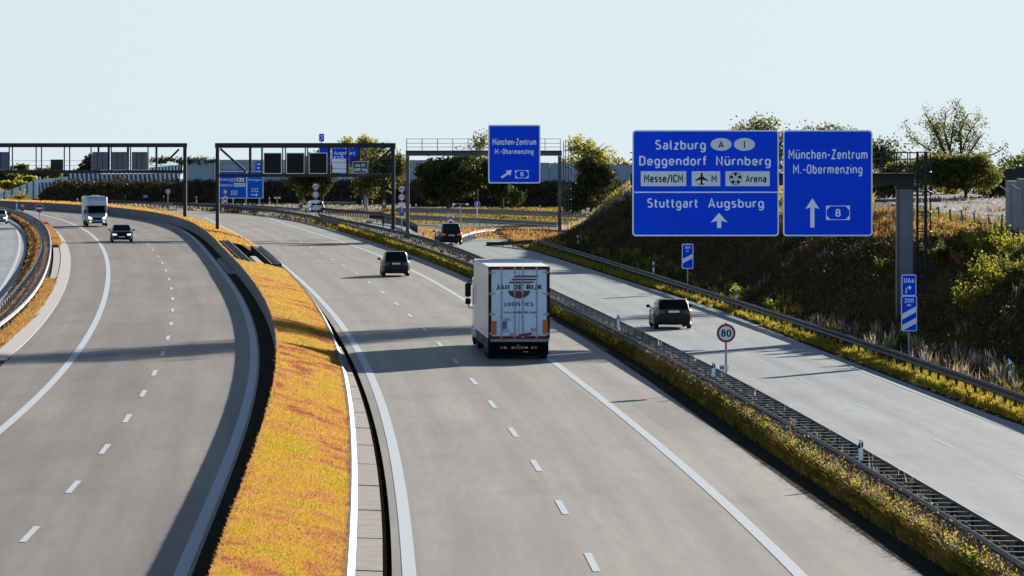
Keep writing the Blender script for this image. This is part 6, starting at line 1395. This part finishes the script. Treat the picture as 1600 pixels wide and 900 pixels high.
def tall_tree():
    # open tall tree with visible forking limbs
    d = 400.0; x = X(1488, d); t = thing('tree', 'tall open tree with visible forked limbs above the round bush on the right', 'tree', (x, d, PZ), 0, 'trees and bushes on the embankment')
    P = lambda px, py: (X(px, d)-x, Z(py, d)-PZ); mb = MB(); ends = []
    B = [[(1492, 340), (1490, 290), (1478, 245), (1466, 215), (1450, 190)], [(1492, 340), (1486, 280), (1484, 235), (1486, 205), (1492, 180)], [(1492, 340), (1496, 280), (1502, 240), (1512, 210), (1530, 182)], [(1490, 290), (1472, 250), (1448, 232), (1422, 214)], [(1478, 245), (1462, 205), (1446, 178)], [(1496, 280), (1516, 236), (1534, 212)], [(1484, 235), (1476, 205), (1478, 176)], [(1502, 240), (1500, 205), (1512, 178)], [(1496, 285), (1530, 250), (1562, 236)]]
    for b in B:
        n = len(b); q = [(P(*p)[0], rng.normal(0, .25)*i, P(*p)[1]) for i, p in enumerate(b)]
        mb.tube(q, [max(.13*(1-i/n), .025) for i in range(n)], n=6)
        for i in range(1, n):
            for _ in range(6):
                f_ = rng.random(); a = [q[i-1][k]+(q[i][k]-q[i-1][k])*f_ for k in range(3)]
                if i == 1 and f_ < .8 and n > 3: continue
                e = [a[0]+rng.normal(0, .42), a[1]+rng.normal(0, .6), a[2]+abs(rng.normal(.3, .3))]; mb.tube([a, e], [.03, .008], n=4); ends += [e, [(p+w_)/2 for p, w_ in zip(a, e)]]
    mb.build('trunk', M_bark, t, smooth=True)
    obj('crown', leaves_mesh('crown', ends[::2]+ends[1::5], 34, .22, .08, L_mid, 1), t)
tall_tree()
# left horizon trees
for px, yt, d, wpx, lm, lab in ((30, 250, 900, 50, L_mid, 'pale distant tree seen through the left gantry, leftmost one'), (8, 266, 860, 50, L_mid, 'distant tree at the left picture edge behind the pale wall'), (60, 262, 880, 60, L_mid, 'distant tree mass behind the pale panel wall'), (95, 264, 900, 56, L_mid, 'low distant trees behind the hanging dark display box'), (22, 283, 790, 46, L_yel, 'yellowish bush right behind the pale panel wall'), (139, 243, 760, 30, L_dark, 'small pointed dark tree over the batten wall beside the grey displays'), (120, 262, 800, 60, L_mid, 'low pale shrubs above the batten wall'), (44, 276, 800, 30, L_yel, 'rounded sunlit shrub above the pale panels')):
    x, d, zg, h, wd = tp(px, yt, d, wpx); tree('tree', lab, x, d, zg, h, wd, lm, 150, 12, .32, .05, 6, group='trees on the left horizon')
def shade_tree():
    # a tall slender tree outside the picture on the right; its long shadow crosses all three roads
    x, d = 37.5, 334.0; t = thing('tree', 'very tall slender tree on the plateau beyond the right edge of the picture', 'tree', (x, d, 4.3)); h = 29
    trunk_mesh(h, .45, 14, .12, .3).build('trunk', M_bark, t, smooth=True)
    cs = [(rng.normal(0, 1.8), rng.normal(0, 1.8), rng.uniform(17, 29)) for _ in range(420)]+[(rng.normal(0, .8), rng.normal(0, .8), rng.uniform(8, 18)) for _ in range(60)]
    obj('crown', leaves_mesh('crown', cs, 14, .5, .28, L_dark), t)
shade_tree()
def creeper(name, lab, px0, px1, y0, y1, d, n, lm, lf=.14, kind=None):
    x0 = X(px0, d); t = thing(name, lab, 'creeper' if name == 'creeper' else 'hedge', (x0, d, 0))
    cs = [(rng.uniform(0, X(px1, d)-x0), rng.normal(0, .3), Z(rng.uniform(y0, y1), d)) for _ in range(n)]
    obj('foliage', leaves_mesh('foliage', cs, 14, .22, lf, lm), t)
creeper('creeper', 'dark creeper draped over the top of the wall near the left gantry post', 236, 335, 247.5, 255, 716, 110, L_dark)
creeper('creeper', 'dark tuft of creeper climbing the short batten row at the left bend', 84, 96, 283, 300, 719, 40, L_hedge)
creeper('creeper', 'dark tuft of creeper climbing the middle of the long batten wall', 183, 194, 276, 292, 719, 40, L_hedge)
def berm_hedge():
    n = 2600; xs = rng.uniform(-60, 34, n); cs = []
    for x in xs:
        o = rng.uniform(-8.5, -1.5); z = np.interp(o, [-9, -7.5, -6, -4, -2], [0, .5, 1.4, 2.3, 2.6]); cs.append((x, berm_y(x)+o, z+rng.uniform(0, .35)))
    o = obj('hedge_undergrowth', leaves_mesh('hedge_undergrowth', cs, 16, .28, .16, L_hedge)); tag(o, kind='stuff')
berm_hedge()
def shrub(lab, px, py, d, s, lm, n=60, lf=.07):
    x = X(px, d); zg = emb(d, x-cC(d)); t = thing('shrub', lab, 'shrub', (x, d, zg), 0, 'shrubs on the embankment')
    mb = MB(); cs = []
    for k in range(22):
        a = random.uniform(0, 6.28); l = s*random.uniform(.5, 1); e = (math.cos(a)*l*.75, math.sin(a)*l*.7, l*random.uniform(.6, 1.0)); mb.tube([(0, 0, -.1), (e[0]*.5, e[1]*.5, e[2]*.6), e], [.02, .014, .006], n=4)
        for q in range(7): f_ = .25+.75*q/6; cs.append((e[0]*f_, e[1]*f_, e[2]*f_))
    mb.build('stems', M_bark, t); obj('foliage', leaves_mesh('foliage', cs, 10, .07*s, lf, lm, 1), t)
SHR = ['low crest shrub %s' % s for s in ('just right of the München-Zentrum sign', 'touching the big column on its left', 'behind the big column', 'right behind the ladder cage', 'a step right of the ladder cage', 'between ladder cage and round bush', 'under the left part of the round bush', 'under the middle of the round bush', 'under the right part of the round bush', 'before the fence, left of the leafy bright shrub', 'before the fence, right of the leafy bright shrub', 'under the gravel field, lower row', 'left of the grey end wall', 'at the foot of the grey end wall', 'below the grey end wall, lower row', 'at the right edge under the grey end wall')]
def eshrub(lab, px, py, s, lm, lf=.07):
    # find where the sight line meets the bank
    best = None
    for d in np.arange(160, 470, 1.5):
        z = Z(py, d); x = X(px, d)
        if x > cC(d)+.5 and abs(z-emb(d, x-cC(d))) < .12: best = d; break
    if best: shrub(lab, px, py, best, s, lm, lf=lf)
for q_, px_ in enumerate((1372, 1392, 1418, 1444, 1462, 1476, 1490, 1510, 1530, 1520, 1560, 1500, 1566, 1584, 1580, 1597)): eshrub(SHR[q_], px_, (388, 392, 386, 394, 384, 396, 380, 386, 382, 396, 388, 408, 384, 390, 416, 398)[q_], .45+.12*(q_*7 % 5), (L_mid, G_orange, L_dark, L_yel, L_mid)[q_ % 5])
eshrub('bright yellow-green spiky shrub low on the slope right of the exit markers', 1516, 482, 1.3, L_yel)
eshrub('large yellow-green leafy shrub on the upper slope at the right', 1562, 452, 1.9, L_yel)
eshrub('green shrub at the right edge of the slope below the grey wall', 1592, 440, 1.5, L_mid)
eshrub('leafy bright shrub on the crest in front of the leaning fence posts', 1540, 398, 1.7, L_yel)
eshrub('leafy green shrub on the crest near the grey wall', 1582, 402, 1.5, L_yel)
eshrub('reddish-green shrub on the crest right of the ladder cage', 1500, 395, 1.2, L_mid)
eshrub('small yellow-green shrub beside the ladder foot', 1462, 408, 1.1, L_mid)
eshrub('small spiky shrub left of the big column', 1392, 430, 1.0, L_mid)
eshrub('pale yellow shrub seen just left of the München-Zentrum sign edge', 1219, 352, 1.4, L_yel)
eshrub('small shrub right of the far sunlit grass crest', 975, 345, 1.1, L_mid)
eshrub('tufted shrub low on the slope left of the 100 m marker', 1020, 418, 1.0, L_yel)
eshrub('tufted yellow-green shrub behind the rail below the largest sign', 985, 408, .9, L_yel)
eshrub('shrub tuft behind the rail between the 100 m marker and the 80 sign', 1165, 470, 1.0, L_yel)
eshrub('leafy tuft behind the rail right of the dark hatchback', 1215, 490, .9, L_yel)
x, d = W(27, 0+322); 
def bushlet():
    x, d = W(45, 318.5); t = thing('bush', 'low yellow-green bush behind the far left wall beside the pale panels', 'bush', (x-.2, d-8, 0)); obj('foliage', leaves_mesh('foliage', [(rng.normal(0, .75), rng.normal(0, .4), abs(rng.normal(.8, .35))) for _ in range(60)], 14, .16, .12, L_yel), t)
bushlet()
